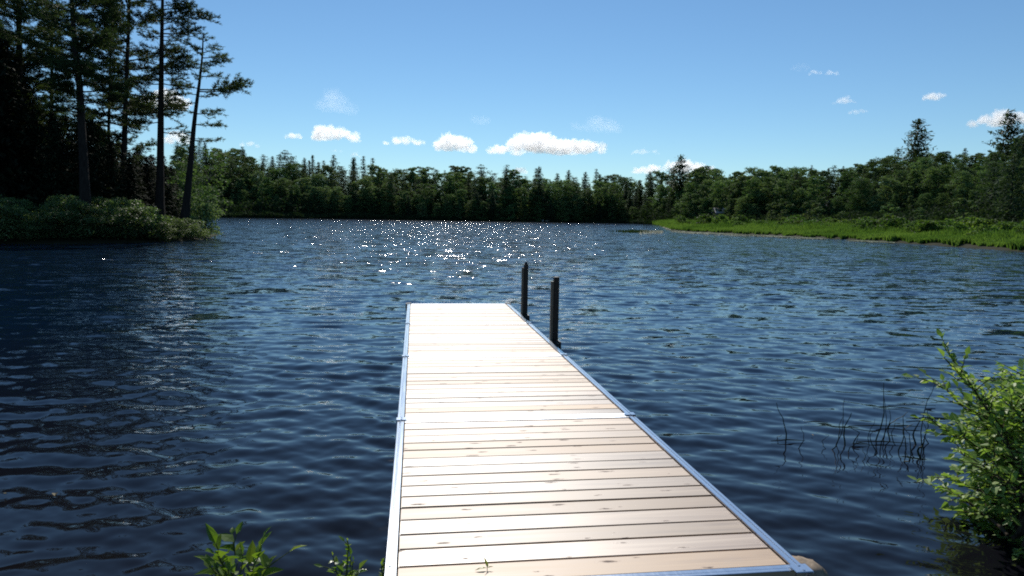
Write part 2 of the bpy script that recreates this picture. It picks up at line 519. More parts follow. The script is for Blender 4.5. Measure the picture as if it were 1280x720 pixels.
vs = scene.view_settings
vs.view_transform = 'Standard'; vs.look = 'None'; vs.gamma = 1; vs.use_curve_mapping = False
vs.exposure = 0.0
scene.render.engine = 'CYCLES'
scene.cycles.max_bounces = 12
scene.cycles.use_adaptive_sampling = False
scene.cycles.volume_bounces = 10
scene.cycles.diffuse_bounces = 3
scene.cycles.glossy_bounces = 3
scene.cycles.transmission_bounces = 3
scene.cycles.use_denoising = False
scene.cycles.filter_width = 1.9
scene.cycles.sampling_pattern = 'BLUE_NOISE'
scene.cycles.sample_clamp_direct = 0
scene.cycles.sample_clamp_indirect = 4
scene.cycles.volume_max_steps = 64

# ------------------------------------------------------------------ terrain
def hashn(x, y, s, seed=0):
    """smooth value noise, vectorised"""
    x = np.asarray(x) * s; y = np.asarray(y) * s
    xi = np.floor(x); yi = np.floor(y); fx = x - xi; fy = y - yi
    fx = fx * fx * (3 - 2 * fx); fy = fy * fy * (3 - 2 * fy)

    def h(i, j):
        v = np.sin(i * 127.1 + j * 311.7 + seed * 74.7) * 43758.5453
        return v - np.floor(v)
    return (h(xi, yi) * (1 - fx) + h(xi + 1, yi) * fx) * (1 - fy) + (h(xi, yi + 1) * (1 - fx) + h(xi + 1, yi + 1) * fx) * fy


def seg_interp(x, xs, ys):
    return np.interp(x, xs, ys)


AZ = lambda xs: [az_of(x) for x in xs]
# far shoreline: distance from the viewpoint against azimuth
FAR_AZ = AZ([-900, 0, 265, 400, 600, 770, 830, 900, 1060, 1280, 1600, 2600])
FAR_R = [215, 225, 245, 255, 268, 285, 255, 205, 165, 128, 95, 70]
# water's edge of the marsh
MAR_AZ = AZ([815, 828, 840, 860, 960, 1060, 1180, 1280, 1600, 2600])
MAR_R = [262, 190, 128, 112, 96, 84, 70, 62, 47, 38]
# left point: outline of its shore, near side then tip then back side
PT = np.array([onz(x, y)[:2] for x, y in ((-420, 305.5), (-200, 304.5), (0, 305), (90, 305), (180, 303.5), (240, 301), (262, 298.5), (268, 295.5))])
tip = PT[-1]
PT = np.vstack([PT, tip + [-1.0, 5], tip + [-6, 11], tip + [-20, 20], tip + [-60, 34], tip + [-160, 60], tip + [-190, -10]])


def poly_sdf(px, py, P):
    """signed distance to polygon, positive inside"""
    d = np.full(px.shape, 1e9); ins = np.zeros(px.shape, bool)
    n = len(P)
    for i in range(n):
        a = P[i]; b = P[(i + 1) % n]
        e = b - a
        t = np.clip(((px - a[0]) * e[0] + (py - a[1]) * e[1]) / (e @ e), 0, 1)
        d = np.minimum(d, np.hypot(px - a[0] - t * e[0], py - a[1] - t * e[1]))
        c = ((a[1] > py) != (b[1] > py)) & (px < (b[0] - a[0]) * (py - a[1]) / (b[1] - a[1] + 1e-12) + a[0])
        ins ^= c
    return np.where(ins, d, -d)


# hill behind the far shore: height against azimuth
HILL_AZ = AZ([-900, 0, 280, 400, 560, 760, 900, 1060, 1280, 1700, 2600])
HILL_H = [26, 24, 17, 10, 6, 2, 3, 9, 13, 14, 12]


def ground(x, y):
    x = np.asarray(x, float); y = np.asarray(y, float)
    r = np.hypot(x - CAM[0], y); a = np.arctan2(x - CAM[0], y)
    d_far = r - seg_interp(a, FAR_AZ, FAR_R) + 5 * (hashn(x, y, 0.05) - 0.5)
    hill = seg_interp(a, HILL_AZ, HILL_H)
    z_far = np.where(d_far > 0, 1.2 * (1 - np.exp(-d_far / 3)) + hill * (1 / (1 + np.exp(-(d_far - 42) / 14)) - 0.047) + 0.012 * d_far, d_far * 0.25)
    d_m = np.where(a > MAR_AZ[0], r - seg_interp(a, MAR_AZ, MAR_R), -20)
    z_m = np.where(d_m > 0, 0.22 * (1 - np.exp(-d_m / 1.5)) + 0.006 * np.clip(d_m, 0, 80), np.maximum(d_m * 0.15, -2))
    d_p = poly_sdf(x, y, PT)
    z_p = np.where(d_p > 0, 0.30 * (1 - np.exp(-d_p / 1.5)) + 0.05 * np.clip(d_p, 0, 40), d_p * 0.3)
    ys = 2.95 + 0.25 * np.sin(x * 0.9) + 0.2 / (1 + np.exp(-(x - 3.6) * 3)) + np.clip(-x - 3, 0, 40) * -0.1 + np.clip(x - 4, 0, 60) * 0.2
    d_n = ys - y
    z_n = np.where(d_n > 0, np.minimum(d_n * 0.12, 0.30) + 0.02 * np.clip(d_n - 3, 0, 40), d_n * 0.18)
    z = np.maximum.reduce([z_far, z_m, z_p, z_n])
    return np.maximum(z, -1.6) + 0.08 * (hashn(x, y, 0.6, 3) - 0.5) * (z > 0.15)


def polar_grid(rs, th):
    A, B = np.meshgrid(rs, th, indexing='ij')
    X = CAM[0] + A * np.sin(B); Y = A * np.cos(B)
    nr, nth = len(rs), len(th)
    i = np.arange(nr - 1)[:, None]; j = np.arange(nth)[None, :]
    jn = (j + 1) % nth
    q = np.stack([i * nth + j, (i + 1) * nth + j, (i + 1) * nth + jn, i * nth + jn], -1)
    return X, Y, A, q.reshape(-1)


rs = np.concatenate([[0.3], np.geomspace(0.8, 1500, 260)])
th = np.linspace(-math.pi, math.pi, 361)[:-1]
X, Y, A, q = polar_grid(rs, th)
Z = ground(X, Y)
me = mesh_np('ground', np.stack([X, Y, Z], -1).reshape(-1, 3), q, 4, MAT['soil'], True)
tag(obj('ground', me), kind='structure')

# ------------------------------------------------------------------ water with real waves
wr = np.concatenate([np.geomspace(1.6, 110, 820), np.geomspace(115, 1400, 45)])
cth = YAW
dense = np.arange(-47, 47.01, 0.16)
coarse = np.arange(50, 310, 4.0)
wth = np.radians(np.concatenate([dense, coarse])) + cth
X, Y, A, q = polar_grid(wr, wth)
Zw = np.zeros_like(X)
NW = 72
lam = np.geomspace(0.10, 1.0, NW)
spacing = np.maximum(A * R(0.16), A * 0.0052)
gust = 0.55 + 0.9 * hashn(X, Y * 1.6, 0.16, 5)
for k in range(NW):
    l = lam[k]
    dirn = cth + R(4) + rng.normal(0, R(24 + 10 * (l < 0.3)))
    kx, ky = math.sin(dirn) * 2 * math.pi / l, math.cos(dirn) * 2 * math.pi / l
    s = 0.0080 if l > 0.6 else (0.0195 if l > 0.3 else 0.0195)
    amp = s * l / (2 * math.pi)
    fade = np.clip((l / spacing - 2.5) / 3.0, 0, 1)
    ph = kx * X + ky * Y + rng.random() * 6.283
    ph = ph + 1.2 * hashn(X, Y, 0.9 / max(l, 0.4), k)         # break up long crests
    sn = np.sin(ph)
    Zw += amp * fade * (sn + 0.22 * np.cos(2 * ph))
Zw *= gust * np.interp(A, [2, 5, 11, 30], [0.55, 0.75, 1.0, 1.15])
me = mesh_np('water', np.stack([X, Y, Zw], -1).reshape(-1, 3), q, 4, MAT['water'], True)
tag(obj('water', me), kind='structure')

# ------------------------------------------------------------------ dock
DY0, W, SL = 2.674, 1.816, 2.44
SLOPE = 0.0063
dock = empty('dock', (0, DY0, CAM[2] - 1.49 - SLOPE * DY0))
dock.rotation_euler = (-math.atan(SLOPE), 0, 0)
tag(dock, 'long floating dock of pale new planks edged with silver metal rails', 'dock')
for k in range(4):
    y0, y1 = k * SL + 0.003, (k + 1) * SL - 0.003
    fr = MB()
    rw = 0.050
    for sx in (0, 1):
        xo = 0.0 if sx == 0 else W
        s = 1 if sx == 0 else -1
        # hollow-section rail: web, grooved top, outer lip
        fr.box(*sorted((xo + s * 0.004, xo + s * 0.0465)), y0, y1, -0.15, -0.006)
        fr.box(*sorted((xo, xo + s * 0.018)), y0, y1, -0.010, 0.006, bev=0.002)
        fr.box(*sorted((xo + s * 0.024, xo + s * rw)), y0, y1, -0.010, 0.008, bev=0.002)
        fr.box(*sorted((xo - s * 0.004, xo + s * 0.003)), y0, y1, -0.15, -0.13)
    for (a, b) in ((y0, y0 + 0.058), (y1 - 0.058, y1)):
        fr.box(rw + 0.003, W - rw - 0.003, a, b - 0.034, -0.14, 0.004, mi=1 if a > 0.1 else 0, bev=0.002)
        fr.box(rw + 0.003, W - rw - 0.003, a + 0.028, b, -0.14, 0.004 - 0.003, mi=1 if a > 0.1 else 0, bev=0.002)
    for yy in (0.6, 1.2, 1.8):
        fr.box(rw + 0.003, W - rw - 0.003, y0 + yy, y0 + yy + 0.04, -0.12, -0.042)
    sec = obj('dock_section', fr.mesh('dock_section', [MAT['alu'], MAT['alu_worn']]), dock)
    # decking: planks of slightly different width laid across
    dk = MB()
    a, b = y0 + 0.062, y1 - 0.062
    n = 15
    wd = rng.uniform(0.90, 1.10, n)
    gaps = rng.uniform(0.008, 0.015, n - 1)
    gaps[rng.integers(0, n - 1)] = 0.0015
    wd *= (b - a - gaps.sum()) / wd.sum()
    y = a
    for i in range(n):
        tilt = rng.normal(0, 0.0006)
        bm = bmesh.new(); bmesh.ops.create_cube(bm, size=1)
        zt = rng.normal(0, 0.0012)
        for v in bm.verts:
            v.co = Vector((W / 2 + v.co.x * (W - 2 * rw - 0.012), y + wd[i] / 2 + v.co.y * wd[i], -0.021 + zt + v.co.z * 0.038 + v.co.x * tilt))
        bmesh.ops.subdivide_edges(bm, edges=[e for e in bm.edges if abs(e.verts[0].co.x - e.verts[1].co.x) > 0.5], cuts=8, use_grid_fill=True)
        wp = rng.normal(0, 0.0016); ph = rng.random() * 6
        for v in bm.verts:
            v.co.y += wp * math.sin(v.co.x * 1.9 + ph)
        top = [e for e in bm.edges if all(v.co.z > -0.02 for v in e.verts) and len(e.link_faces) == 2 and e.calc_face_angle(0) > 1]
        bmesh.ops.bevel(bm, geom=top, offset=0.0035, segments=2, affect='EDGES')
        dk.bm(bm, rng.random())
        y += wd[i] + (gaps[i] if i < n - 1 else 0)
    dme = dk.mesh('decking', MAT['wood'])
    obj('decking', dme, sec)
# brackets that clamp the joints
for k in range(0, 4):
    for sx in (0, 1):
        br = MB()
        xo = 0.0 if sx == 0 else W
        s = 1 if sx == 0 else -1
        yb = k * SL
        br.box(*sorted((xo - s * 0.010, xo + s * 0.070)), yb - 0.036, yb + 0.036, 0.0095, 0.016, bev=0.003)
        br.box(*sorted((xo - s * 0.010, xo - s * 0.005)), yb - 0.036, yb + 0.036, -0.14, 0.0093, bev=0.002)
        for yy in (-0.02, 0.02):
            br.tube([(xo + s * 0.03, yb + yy, 0.015), (xo + s * 0.03, yb + yy, 0.020)], 0.006, 6)
        obj('joint_bracket', br.mesh('joint_bracket', MAT['alu']), dock)
# corner caps at the far end
for sx in (0, 1):
    xo = 0.0 if sx == 0 else W
    s = 1 if sx == 0 else -1
    cp = MB()
    cp.box(*sorted((xo - s * 0.012, xo + s * 0.07)), 4 * SL - 0.06, 4 * SL + 0.012, 0.0095, 0.016, bev=0.003)
    cp.box(*sorted((xo - s * 0.03, xo - s * 0.006)), 4 * SL - 0.10, 4 * SL + 0.012, -0.12, 0.012, bev=0.003)
    obj('corner_cap', cp.mesh('corner_cap', MAT['dark_metal']), dock)


# holders on the right rail that grip the two mooring posts
def deck_z(y): return CAM[2] - 1.49 - SLOPE * y


POSTS = [(655.2, 393, 330, 'far'), (692.0, 425, 346, 'near')]
for px, yb, yt, which in POSTS:
    # where the right rail passes that pixel
    yw = None
    best = 1e9
    for yy in np.arange(5, 13, 0.01):
        d = np.array([W, yy, deck_z(yy)]) - CAM
        zc = d @ _F
        pyy = 360 - F_PX * (d @ _U2) / zc
        if abs(pyy - yb) < best: best = abs(pyy - yb); yw = yy
    xw = W + 0.057
    zc = (np.array([xw, yw, 1]) - CAM) @ _F
    root = empty('mooring_post', (xw, yw, 0))
    top = at(px, yt, zc)[2]
    r_ = 0.045
    pm = MB()
    bm = bmesh.new()
    bmesh.ops.create_cube(bm, size=1)
    for v in bm.verts:
        v.co = Vector((0.018 + v.co.x * 0.066, v.co.y * 0.075, (top - 1.4) / 2 + v.co.z * (top + 1.4)))
    bmesh.ops.bevel(bm, geom=[e for e in bm.edges], offset=0.006, segments=2, affect='EDGES')
    pm.bm(bm)
    po = obj('pole', pm.mesh('pole', MAT['dark_metal']), root)
    ch = MB()
    ch.box(-0.050, -0.0165, -0.030, 0.030, -1.3, top - 0.055, bev=0.004)
    obj('guide_channel', ch.mesh('guide_channel', MAT['grey_channel']), root)
    if which == 'far':
        c2 = MB(); c2.tube([(0.01, 0, top), (0.01, 0, top + 0.035)], [0.016, 0.012], 8)
        c2.tube([(0.03, 0.0, top), (0.032, 0.0, top + 0.055)], [0.012, 0.004], 8)
        obj('cap_bolt', c2.mesh('cap_bolt', MAT['dark_metal']), root)
        tag(root, 'dark metal mooring post with bolt on top, nearer the far end of the dock', 'post', 'mooring posts beside the dock')
    else:
        tag(root, 'dark flat-topped mooring post with grey channel, closer to the viewer of the two', 'post', 'mooring posts beside the dock')
    hb = MB()
    hb.box(W + 0.006, W + 0.014, yw - DY0 - 0.16, yw - DY0 + 0.14, -0.13, 0.010, bev=0.002)
    for yy in (-0.13, 0.095):
        hb.box(W + 0.0145, W + 0.105, yw - DY0 + yy - 0.02, yw - DY0 + yy + 0.02, -0.12, 0.004, bev=0.004)
    hb.box(W + 0.103, W + 0.125, yw - DY0 - 0.152, yw - DY0 + 0.117, -0.11, 0.001, bev=0.004)
    hb.tube([(W + 0.06, yw - DY0 - 0.15, -0.03), (W + 0.06, yw - DY0 - 0.23, -0.03)], 0.013, 8)
    hb.tube([(W + 0.06, yw - DY0 - 0.23, -0.03), (W + 0.06, yw - DY0 - 0.25, -0.03)], 0.032, 10)
    obj('post_holder', hb.mesh('post_holder', MAT['dark_metal']), dock)

# ------------------------------------------------------------------ trees: near pines
def tuft_blades(P, D, nb, ln, wd, up=0.25, spread=0.9):
    """needle tufts: P (n,3) positions, D (n,3) directions -> quads"""
    n = len(P)
    d = unit(np.repeat(D, nb, 0) + rng.normal(0, spread, (n * nb, 3)) * [1, 1, 0.6] + [0, 0, up])
    p = np.repeat(P, nb, 0)
    l = ln * rng.uniform(0.6, 1.3, (n * nb, 1))
    s = unit(np.cross(d, rng.normal(0, 1, (n * nb, 3)))) * (wd * rng.uniform(0.6, 1.2, (n * nb, 1)))
    e = p + d * l
    return np.stack([p - s * 0.6, p + s * 0.6, e + s * 0.35, e - s * 0.35], 1)


def bough(mb, p0, az, length, rise, tipup=0.15, r0=0.05, dens=1.0, start=0.3, flat=1.0, nb=6, ln=0.21, wd=0.026, twig=1.15):
    """one pine bough: wood into mb, returns needle quads"""
    n = 8
    t = np.linspace(0, 1, n)
    h = np.array([math.sin(az), math.cos(az), 0.0])
    side = np.array([math.cos(az), -math.sin(az), 0.0])
    wig = np.cumsum(rng.normal(0, 0.03, n)) * length * 0.5
    P = p0 + np.outer(t * length, h) + np.outer(wig, side)
    P[:, 2] += rise * length * t + tipup * length * t ** 3
    mb.tube(P, r0 * (1 - 0.85 * t) + 0.006, 5)
    cent, dirs = [], []
    m = max(3, int(length * 5.0 * dens))
    for u in np.linspace(start, 1.0, m):
        i = min(n - 2, int(u * (n - 1))); f = u * (n - 1) - i
        b = P[i] * (1 - f) + P[i + 1] * f
        reach = twig * length * (0.10 + 0.26 * math.sin(math.pi * min(1, (u - start) / (1 - start + 1e-6) * 0.75 + 0.12))) * rng.uniform(0.5, 1.25)
        for sgn in (-1, 1):
            if rng.random() < 0.12: continue
            d = unit(h * rng.uniform(0.4, 1.0) + side * sgn * rng.uniform(0.5, 1.0) + [0, 0, rng.normal(0.14, 0.24) * flat])
            k = max(2, int(reach / 0.11))
            for q_ in np.linspace(0.25, 1, k):
                cent.append(b + d * reach * q_ + rng.normal(0, 0.04, 3)); dirs.append(d)
    cent.append(P[-1]); dirs.append(h)
    return tuft_blades(np.array(cent), np.array(dirs), nb, ln, wd)


def trunk_path(pts, n=16):
    pts = np.array(pts, float)
    u = np.linspace(0, 1, len(pts)); t = np.linspace(0, 1, n)
    return np.stack([np.interp(t, u, pts[:, i]) for i in range(3)], 1)


def at_height(P, z):
    return np.array([np.interp(z, P[:, 2], P[:, 0]), np.interp(z, P[:, 2], P[:, 1]), z])


VIEW_R = math.atan2(_R[0], _R[1])        # azimuth of «right in the photograph»


def near_pine(name, base, path, r0, boughs, label, group=None, needle='pine', rand=None, nb=9, dead=6, extra=True):
    """boughs: (z, az, length, rise, dens); path in world coordinates"""
    root = empty(name, tuple(base))
    P = trunk_path(path) - base
    tz = (P[:, 2] - P[0, 2]) / (P[-1, 2] - P[0, 2])
    mb = MB()
    flare = 1 + 0.6 * np.exp(-tz * 18)
    P0 = P.copy(); P0[0, 2] -= 0.6
    mb.tube(P0, r0 * (1 - 0.86 * tz) * flare, 10)
    Q = []
    for (z, az, ln, rise, dens) in boughs:
        p = at_height(P, z - base[2])
        Q.append(bough(mb, p, az, ln, rise, r0=0.02 + 0.010 * ln, dens=dens, nb=nb))
        if extra: Q.append(bough(mb, p + [0, 0, 0.25], az + rng.normal(0, 0.25), ln * rng.uniform(0.55, 0.85), rise + 0.1, r0=0.015 + 0.008 * ln, dens=dens, nb=nb))
    if rand:
        z0, z1, cnt, lmax, dens = rand
        H = z1 - z0
        for k in range(cnt):
            u = (k + rng.random()) / cnt
            z = z0 + H * u - base[2]
            ln = lmax * (1 - 0.75 * u ** 1.6) * rng.uniform(0.5, 1.1) * (0.55 + 0.45 * min(1, u * 4))
            p = at_height(P, z)
            Q.append(bough(mb, p, rng.random() * 6.283, ln, rng.normal(0.08, 0.12) + 0.25 * u, r0=0.02 + 0.01 * ln, dens=dens, nb=nb))
    for k in range(dead):                                   # dead snags low on the trunk
        z = P[0, 2] + (P[-1, 2] - P[0, 2]) * rng.uniform(0.2, 0.6)
        p = at_height(P, z); a = rng.random() * 6.283; l = rng.uniform(0.6, 1.8)
        pp = np.array([p + np.array([math.sin(a), math.cos(a), 0]) * l * t + [0, 0, rng.normal(0, .02) + 0.1 * l * t] for t in np.linspace(0, 1, 5)])
        mb.tube(pp, 0.02 * (1 - np.linspace(0, 0.8, 5)), 5)
    obj('trunk', mb.mesh('trunk', MAT['bark']), root)
    obj('crown', soup('crown', np.concatenate(Q), MAT[needle]), root)
    tag(root, label, 'tree', group)
    return root


RT, LF = VIEW_R, VIEW_R + math.pi
BK = YAW
G_PINE = 'tall pines on the left point'


def px_path(lst, d):
    return [at(x, y, d) for x, y in lst]


def zb(y, d, x=230):
    return at(x, y, d)[2]


# leaning pine at the tip of the point
d = 47.5
path = px_path([(231, 275), (233, 255), (238, 205), (243, 150), (249, 105), (253, 70), (254, 42)], d)
k = d / F_PX
bs = []
for y, side, ext, rise, dens in ((112, RT, 54, 0.03, 1.3), (114, RT, 45, -0.02, 1.0), (78, RT, 30, 0.05, 1.3), (72, RT - .5, 24, 0.1, 1.2), (66, RT + .4, 22, 0.15, 1.2), (85, RT + .5, 20, 0.0, 1.1),
                                 (95, RT, 22, 0.0, 1.0), (60, LF, 16, 0.1, 1.2), (62, LF + .6, 15, 0.15, 1.2), (52, RT, 10, 0.4, 1.2), (50, LF, 8, 0.5, 1.2), (47, BK, 9, 0.5, 1.2),
                                 (110, LF, 22, 0.06, 1.1), (118, LF, 16, 0.0, 0.9), (128, LF, 20, -0.12, 1.0), (120, RT, 22, -0.08, 0.9), (142, RT, 34, -0.06, 1.0), (155, RT, 30, -0.14, 0.9), (140, LF, 14, 0, .8),
                                 (80, LF, 15, 0.0, 1.1), (88, BK, 16, 0.05, 1.0), (70, BK + 3.1, 15, 0.1, 1.1), (172, LF, 14, -0.05, 0.7), (175, RT, 34, -0.1, .45), (100, BK + 3.1, 18, 0, 1)):
    bs.append((zb(y, d), side + rng.normal(0, 0.12), ext * k, rise, dens))
near_pine('pine_tree', path[0], path, 0.25, bs, 'slim leaning pine nearest the open water, one long bough to the right', G_PINE, nb=10, extra=False)

# straight tall pine behind it
d = 50.0
k = d / F_PX
path = px_path([(199, 275), (200, 240), (201, 150), (202, 60), (204, -40), (205, -85)], d)
bs = []
for y, side, ext, rise, dens in ((-5, RT, 30, 0.02, 1.2), (12, RT, 36, -0.02, 1.3), (22, RT, 55, -0.06, 1.2), (30, RT + .3, 34, 0.0, 1.1), (42, RT, 50, -0.10, 1.1), (50, RT - .4, 28, 0, 1.1),
                                 (70, RT, 34, -0.16, 1.2), (84, RT, 40, -0.05, 1.2), (92, RT + .3, 30, -0.1, 1.2), (104, RT, 32, -0.2, 1.2), (118, RT, 26, -0.1, 1.1), (132, RT - .3, 28, -0.08, 1.1),
                                 (143, RT, 26, 0, .8), (165, RT, 32, -0.15, .6), (0, LF, 24, 0, 1.1), (25, LF, 26, -0.05, 1.1), (45, LF + .4, 26, -0.1, 1.2), (66, LF, 30, -0.1, 1.2), (86, LF - .3, 30, -0.05, 1.2),
                                 (105, LF, 32, -0.1, 1.1), (122, LF + .3, 30, -0.1, 1.1), (140, LF, 36, -0.15, 1.1), (152, LF, 28, -0.2, 1), (-25, RT, 25, .1, 1.2), (-40, LF, 22, .1, 1.2), (-30, BK, 20, .1, 1.2), (60, BK, 26, 0, 1.1), (100, BK + 3.1, 24, 0, 1.1), (130, BK, 26, 0, 1), (20, BK + 3, 24, 0, 1.1)):
    bs.append((zb(y, d, 200), side + rng.normal(0, 0.12), ext * k, rise, dens))
near_pine('pine_tree', path[0], path, 0.29, bs, 'straight tall pine with dark bare trunk, next to the leaning pine', G_PINE)

# the others of the stand
d = 52.0
path = px_path([(150, 275), (155, 200), (157, 120), (161, 30), (163, -90)], d)
near_pine('pine_tree', path[0], path, 0.25, [], 'tall pine with layered boughs, third from the open water', G_PINE, rand=(zb(205, d, 155), zb(-90, d, 160), 64, 4.0, 1.2))
d = 44.0
path = px_path([(108, 280), (104, 190), (99, 100), (92, 40), (86, -60), (84, -110)], d)
near_pine('pine_tree', path[0], path, 0.31, [], 'thickest trunk of the left pines, curving gently leftward as it rises', G_PINE, rand=(zb(150, d, 100), zb(-110, d, 90), 60, 4.0, 1.15), dead=14)
d = 56.0
path = px_path([(62, 275), (64, 180), (65, 60), (66, -80)], d)
near_pine('pine_tree', path[0], path, 0.2, [], 'thin straight pine trunk left of the thick curving pine', G_PINE, rand=(zb(170, d, 60), zb(-80, d, 60), 60, 3.6, 1.15))
d = 54.0
path = px_path([(133, 275), (135, 200), (137, 110), (139, 20), (139, -60)], d)
near_pine('pine_tree', path[0], path, 0.15, [], 'thin dark pine stem between the thick curving pine and the layered one', G_PINE, rand=(zb(190, d, 135), zb(-60, d, 139), 54, 3.0, 1.15))
d = 50
path = px_path([(20, 280), (22, 180), (24, 60), (22, -90)], d)
near_pine('pine_tree', path[0], path, 0.40, [], 'shaggy dark pine at the picture edge of the left stand', G_PINE, rand=(zb(215, d, 20), zb(-90, d, 22), 80, 4.4, 1.2))
d = 47
path = px_path([(-70, 285), (-66, 180), (-64, 40), (-66, -90)], d)
near_pine('pine_tree', path[0], path, 0.40, [], 'dense dark pine beyond the left end of the stand', G_PINE, rand=(zb(235, d, -60), zb(-90, d, -60), 80, 4.6, 1.2))

# dark hemlocks filling the stand
def conifer_mesh(H, Rm, levels, per, qsize, mat, base=0.08, droop=0.25, power=0.85, gap=0.12):
    """far or filling conifer: whorls of boughs, each a run of small quads"""
    C, S = [], []
    for i in range(levels):
        u = (i + rng.uniform(-0.3, 0.3)) / levels
        z = H * (base + (1 - base) * u)
        rad = Rm * (1 - u) ** power * rng.uniform(0.6, 1.2) + 0.35
        if u < 0.12: rad *= 0.6 + 3 * u
        a0 = rng.random() * 6.283
        for j in range(per):
            if rng.random() < gap: continue
            a = a0 + j * 6.283 / per + rng.normal(0, 0.2)
            l = rad * rng.uniform(0.5, 1.2)
            m = max(2, int(l / (qsize * 0.42)))
            t = np.linspace(0.18, 1, m)
            h = np.array([math.sin(a), math.cos(a), 0])
            p = np.outer(t * l, h); p[:, 2] = z - droop * l * t ** 1.5 + 0.10 * l * t ** 4
            C.append(p + rng.normal(0, qsize * 0.22, p.shape)); S.append(np.repeat(h[None], m, 0))
    C = np.concatenate(C); S = np.concatenate(S)
    n = len(C)
    d = unit(S + rng.normal(0, 0.55, (n, 3)) - [0, 0, droop])
    s = unit(np.cross(d, [0, 0, 1.0]) + rng.normal(0, 0.35, (n, 3)))
    l = qsize * rng.uniform(0.6, 1.25, (n, 1)); w_ = l * rng.uniform(0.3, 0.6, (n, 1))
    Q = np.stack([C - d * l * .5 - s * w_ * .5, C - d * l * .5 + s * w_ * .5, C + d * l * .6 + s * w_ * .25, C + d * l * .6 - s * w_ * .25], 1)
    return soup('crown', Q, mat)


def trunk_mesh(H, r, mat, lean=0.0, top=0.95, limbs=0, crown=None):
    mb = MB()
    t = np.linspace(0, 1, 7)
    P = np.stack([lean * H * t ** 2, 0 * t, -0.8 + (H * top + 0.8) * t], 1)
    mb.tube(P, r * (1 - 0.85 * t), 7)
    for _ in range(limbs):
        u = rng.uniform(0.25, 0.75); a = rng.random() * 6.283
        p = np.array([lean * H * u * u, 0, H * top * u])
        l = H * rng.uniform(0.15, 0.3)
        q_ = np.array([p + np.array([math.sin(a) * 0.7, math.cos(a) * 0.7, 0.7]) * l * v for v in np.linspace(0, 1, 4)])
        mb.tube(q_, r * 0.4 * (1 - 0.8 * np.linspace(0, 1, 4)), 5)
    return mb.mesh('trunk', mat)


def broad_mesh(H, Wd, lobes, leaves, qsize, mat, base=0.22, flat=0.62, ragged=1.0):
    """broadleaf crown: many leafy lobes at uneven reach, dense on their upper sides, with gaps between them"""
    C = []
    ph = rng.random(4) * 6.283
    tipx, tipy = rng.normal(0, 0.08 * Wd, 2)
    for i in range(lobes):
        u = ((i + rng.random()) / lobes) ** 0.85
        a = i * 2.4 + rng.normal(0, 0.6)
        reach = 1 + ragged * (0.22 * math.sin(2 * a + ph[0] + 5 * u) + 0.16 * math.sin(3 * a + ph[1] - 7 * u))
        prof = math.sin(math.pi * (0.22 + 0.70 * u)) ** 0.7
        rr = Wd * 0.5 * prof * reach * math.sqrt(rng.uniform(0.12, 1.0))
        rad = Wd * rng.uniform(0.075, 0.19) * (1.15 - 0.4 * u)
        z = H * (base + (0.97 - base) * u) + rng.normal(0, 0.02) * H
        c = np.array([math.sin(a) * rr + tipx * u * u, math.cos(a) * rr + tipy * u * u, max(rad * 0.4, min(z, H - rad * 0.5))])
        n = max(8, int(leaves / lobes * (rad / (Wd * 0.125)) ** 2))
        v = unit(rng.normal(0, 1, (n, 3)))
        v[:, 2] = np.where((v[:, 2] < -0.25) & (rng.random(n) < 0.75), -v[:, 2], v[:, 2])
        q_ = np.where(rng.random((n, 1)) < 0.2, rng.uniform(1.0, 1.45, (n, 1)), rng.uniform(0.55, 1.08, (n, 1)))
        C.append(c + v * rad * q_ * [1.1, 1.1, flat])
    C = np.concatenate(C)
    n = len(C)
    d = unit(rng.normal(0, 1, (n, 3)) * [1, 1, 0.6]); s = unit(np.cross(d, rng.normal(0, 0.8, (n, 3)) + [0, 0, 1.2]))
    l = qsize * rng.uniform(0.5, 1.2, (n, 1)); w_ = l * rng.uniform(0.45, 0.8, (n, 1))
    Q = np.stack([C - d * l * .5, C + s * w_ * .5, C + d * l * .5, C - s * w_ * .5], 1)
    return soup('crown', Q, mat)


def tree_proto(name, crown, trunk):
    root = bpy.data.objects.new(name, None)
    return root, crown, trunk


def plant_tree(name, crown, trunk, x, y, s, label, group, sz=1.0, cat='tree', rz=None, z=None):
    zz = float(ground(x, y)) if z is None else z
    root = empty(name, (x, y, zz), rng.random() * 6.283 if rz is None else rz, s)
    root.scale = (s, s, s * sz)
    obj('trunk', trunk, root); obj('crown', crown, root)
    return tag(root, label, cat, group)


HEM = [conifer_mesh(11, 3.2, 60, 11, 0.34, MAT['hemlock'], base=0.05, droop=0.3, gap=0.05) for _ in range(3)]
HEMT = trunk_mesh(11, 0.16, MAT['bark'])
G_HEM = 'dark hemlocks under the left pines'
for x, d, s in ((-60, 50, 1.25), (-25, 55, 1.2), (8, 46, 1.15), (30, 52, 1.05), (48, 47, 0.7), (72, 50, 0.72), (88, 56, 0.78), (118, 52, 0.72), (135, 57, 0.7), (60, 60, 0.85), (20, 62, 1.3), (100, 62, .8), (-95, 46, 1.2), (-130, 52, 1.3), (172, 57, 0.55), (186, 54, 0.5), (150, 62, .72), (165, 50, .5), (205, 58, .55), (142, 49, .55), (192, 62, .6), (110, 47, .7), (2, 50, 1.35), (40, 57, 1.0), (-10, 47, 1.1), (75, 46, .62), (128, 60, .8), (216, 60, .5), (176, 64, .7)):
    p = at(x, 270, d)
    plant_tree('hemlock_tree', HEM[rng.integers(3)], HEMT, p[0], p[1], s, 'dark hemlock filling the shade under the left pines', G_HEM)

# ------------------------------------------------------------------ shrubs along the left point
def shrub_mesh(H, Wd, leaves, qsize, mat, lobes=16):
    return broad_mesh(H, Wd, lobes * 2, leaves, qsize, mat, base=0.02)


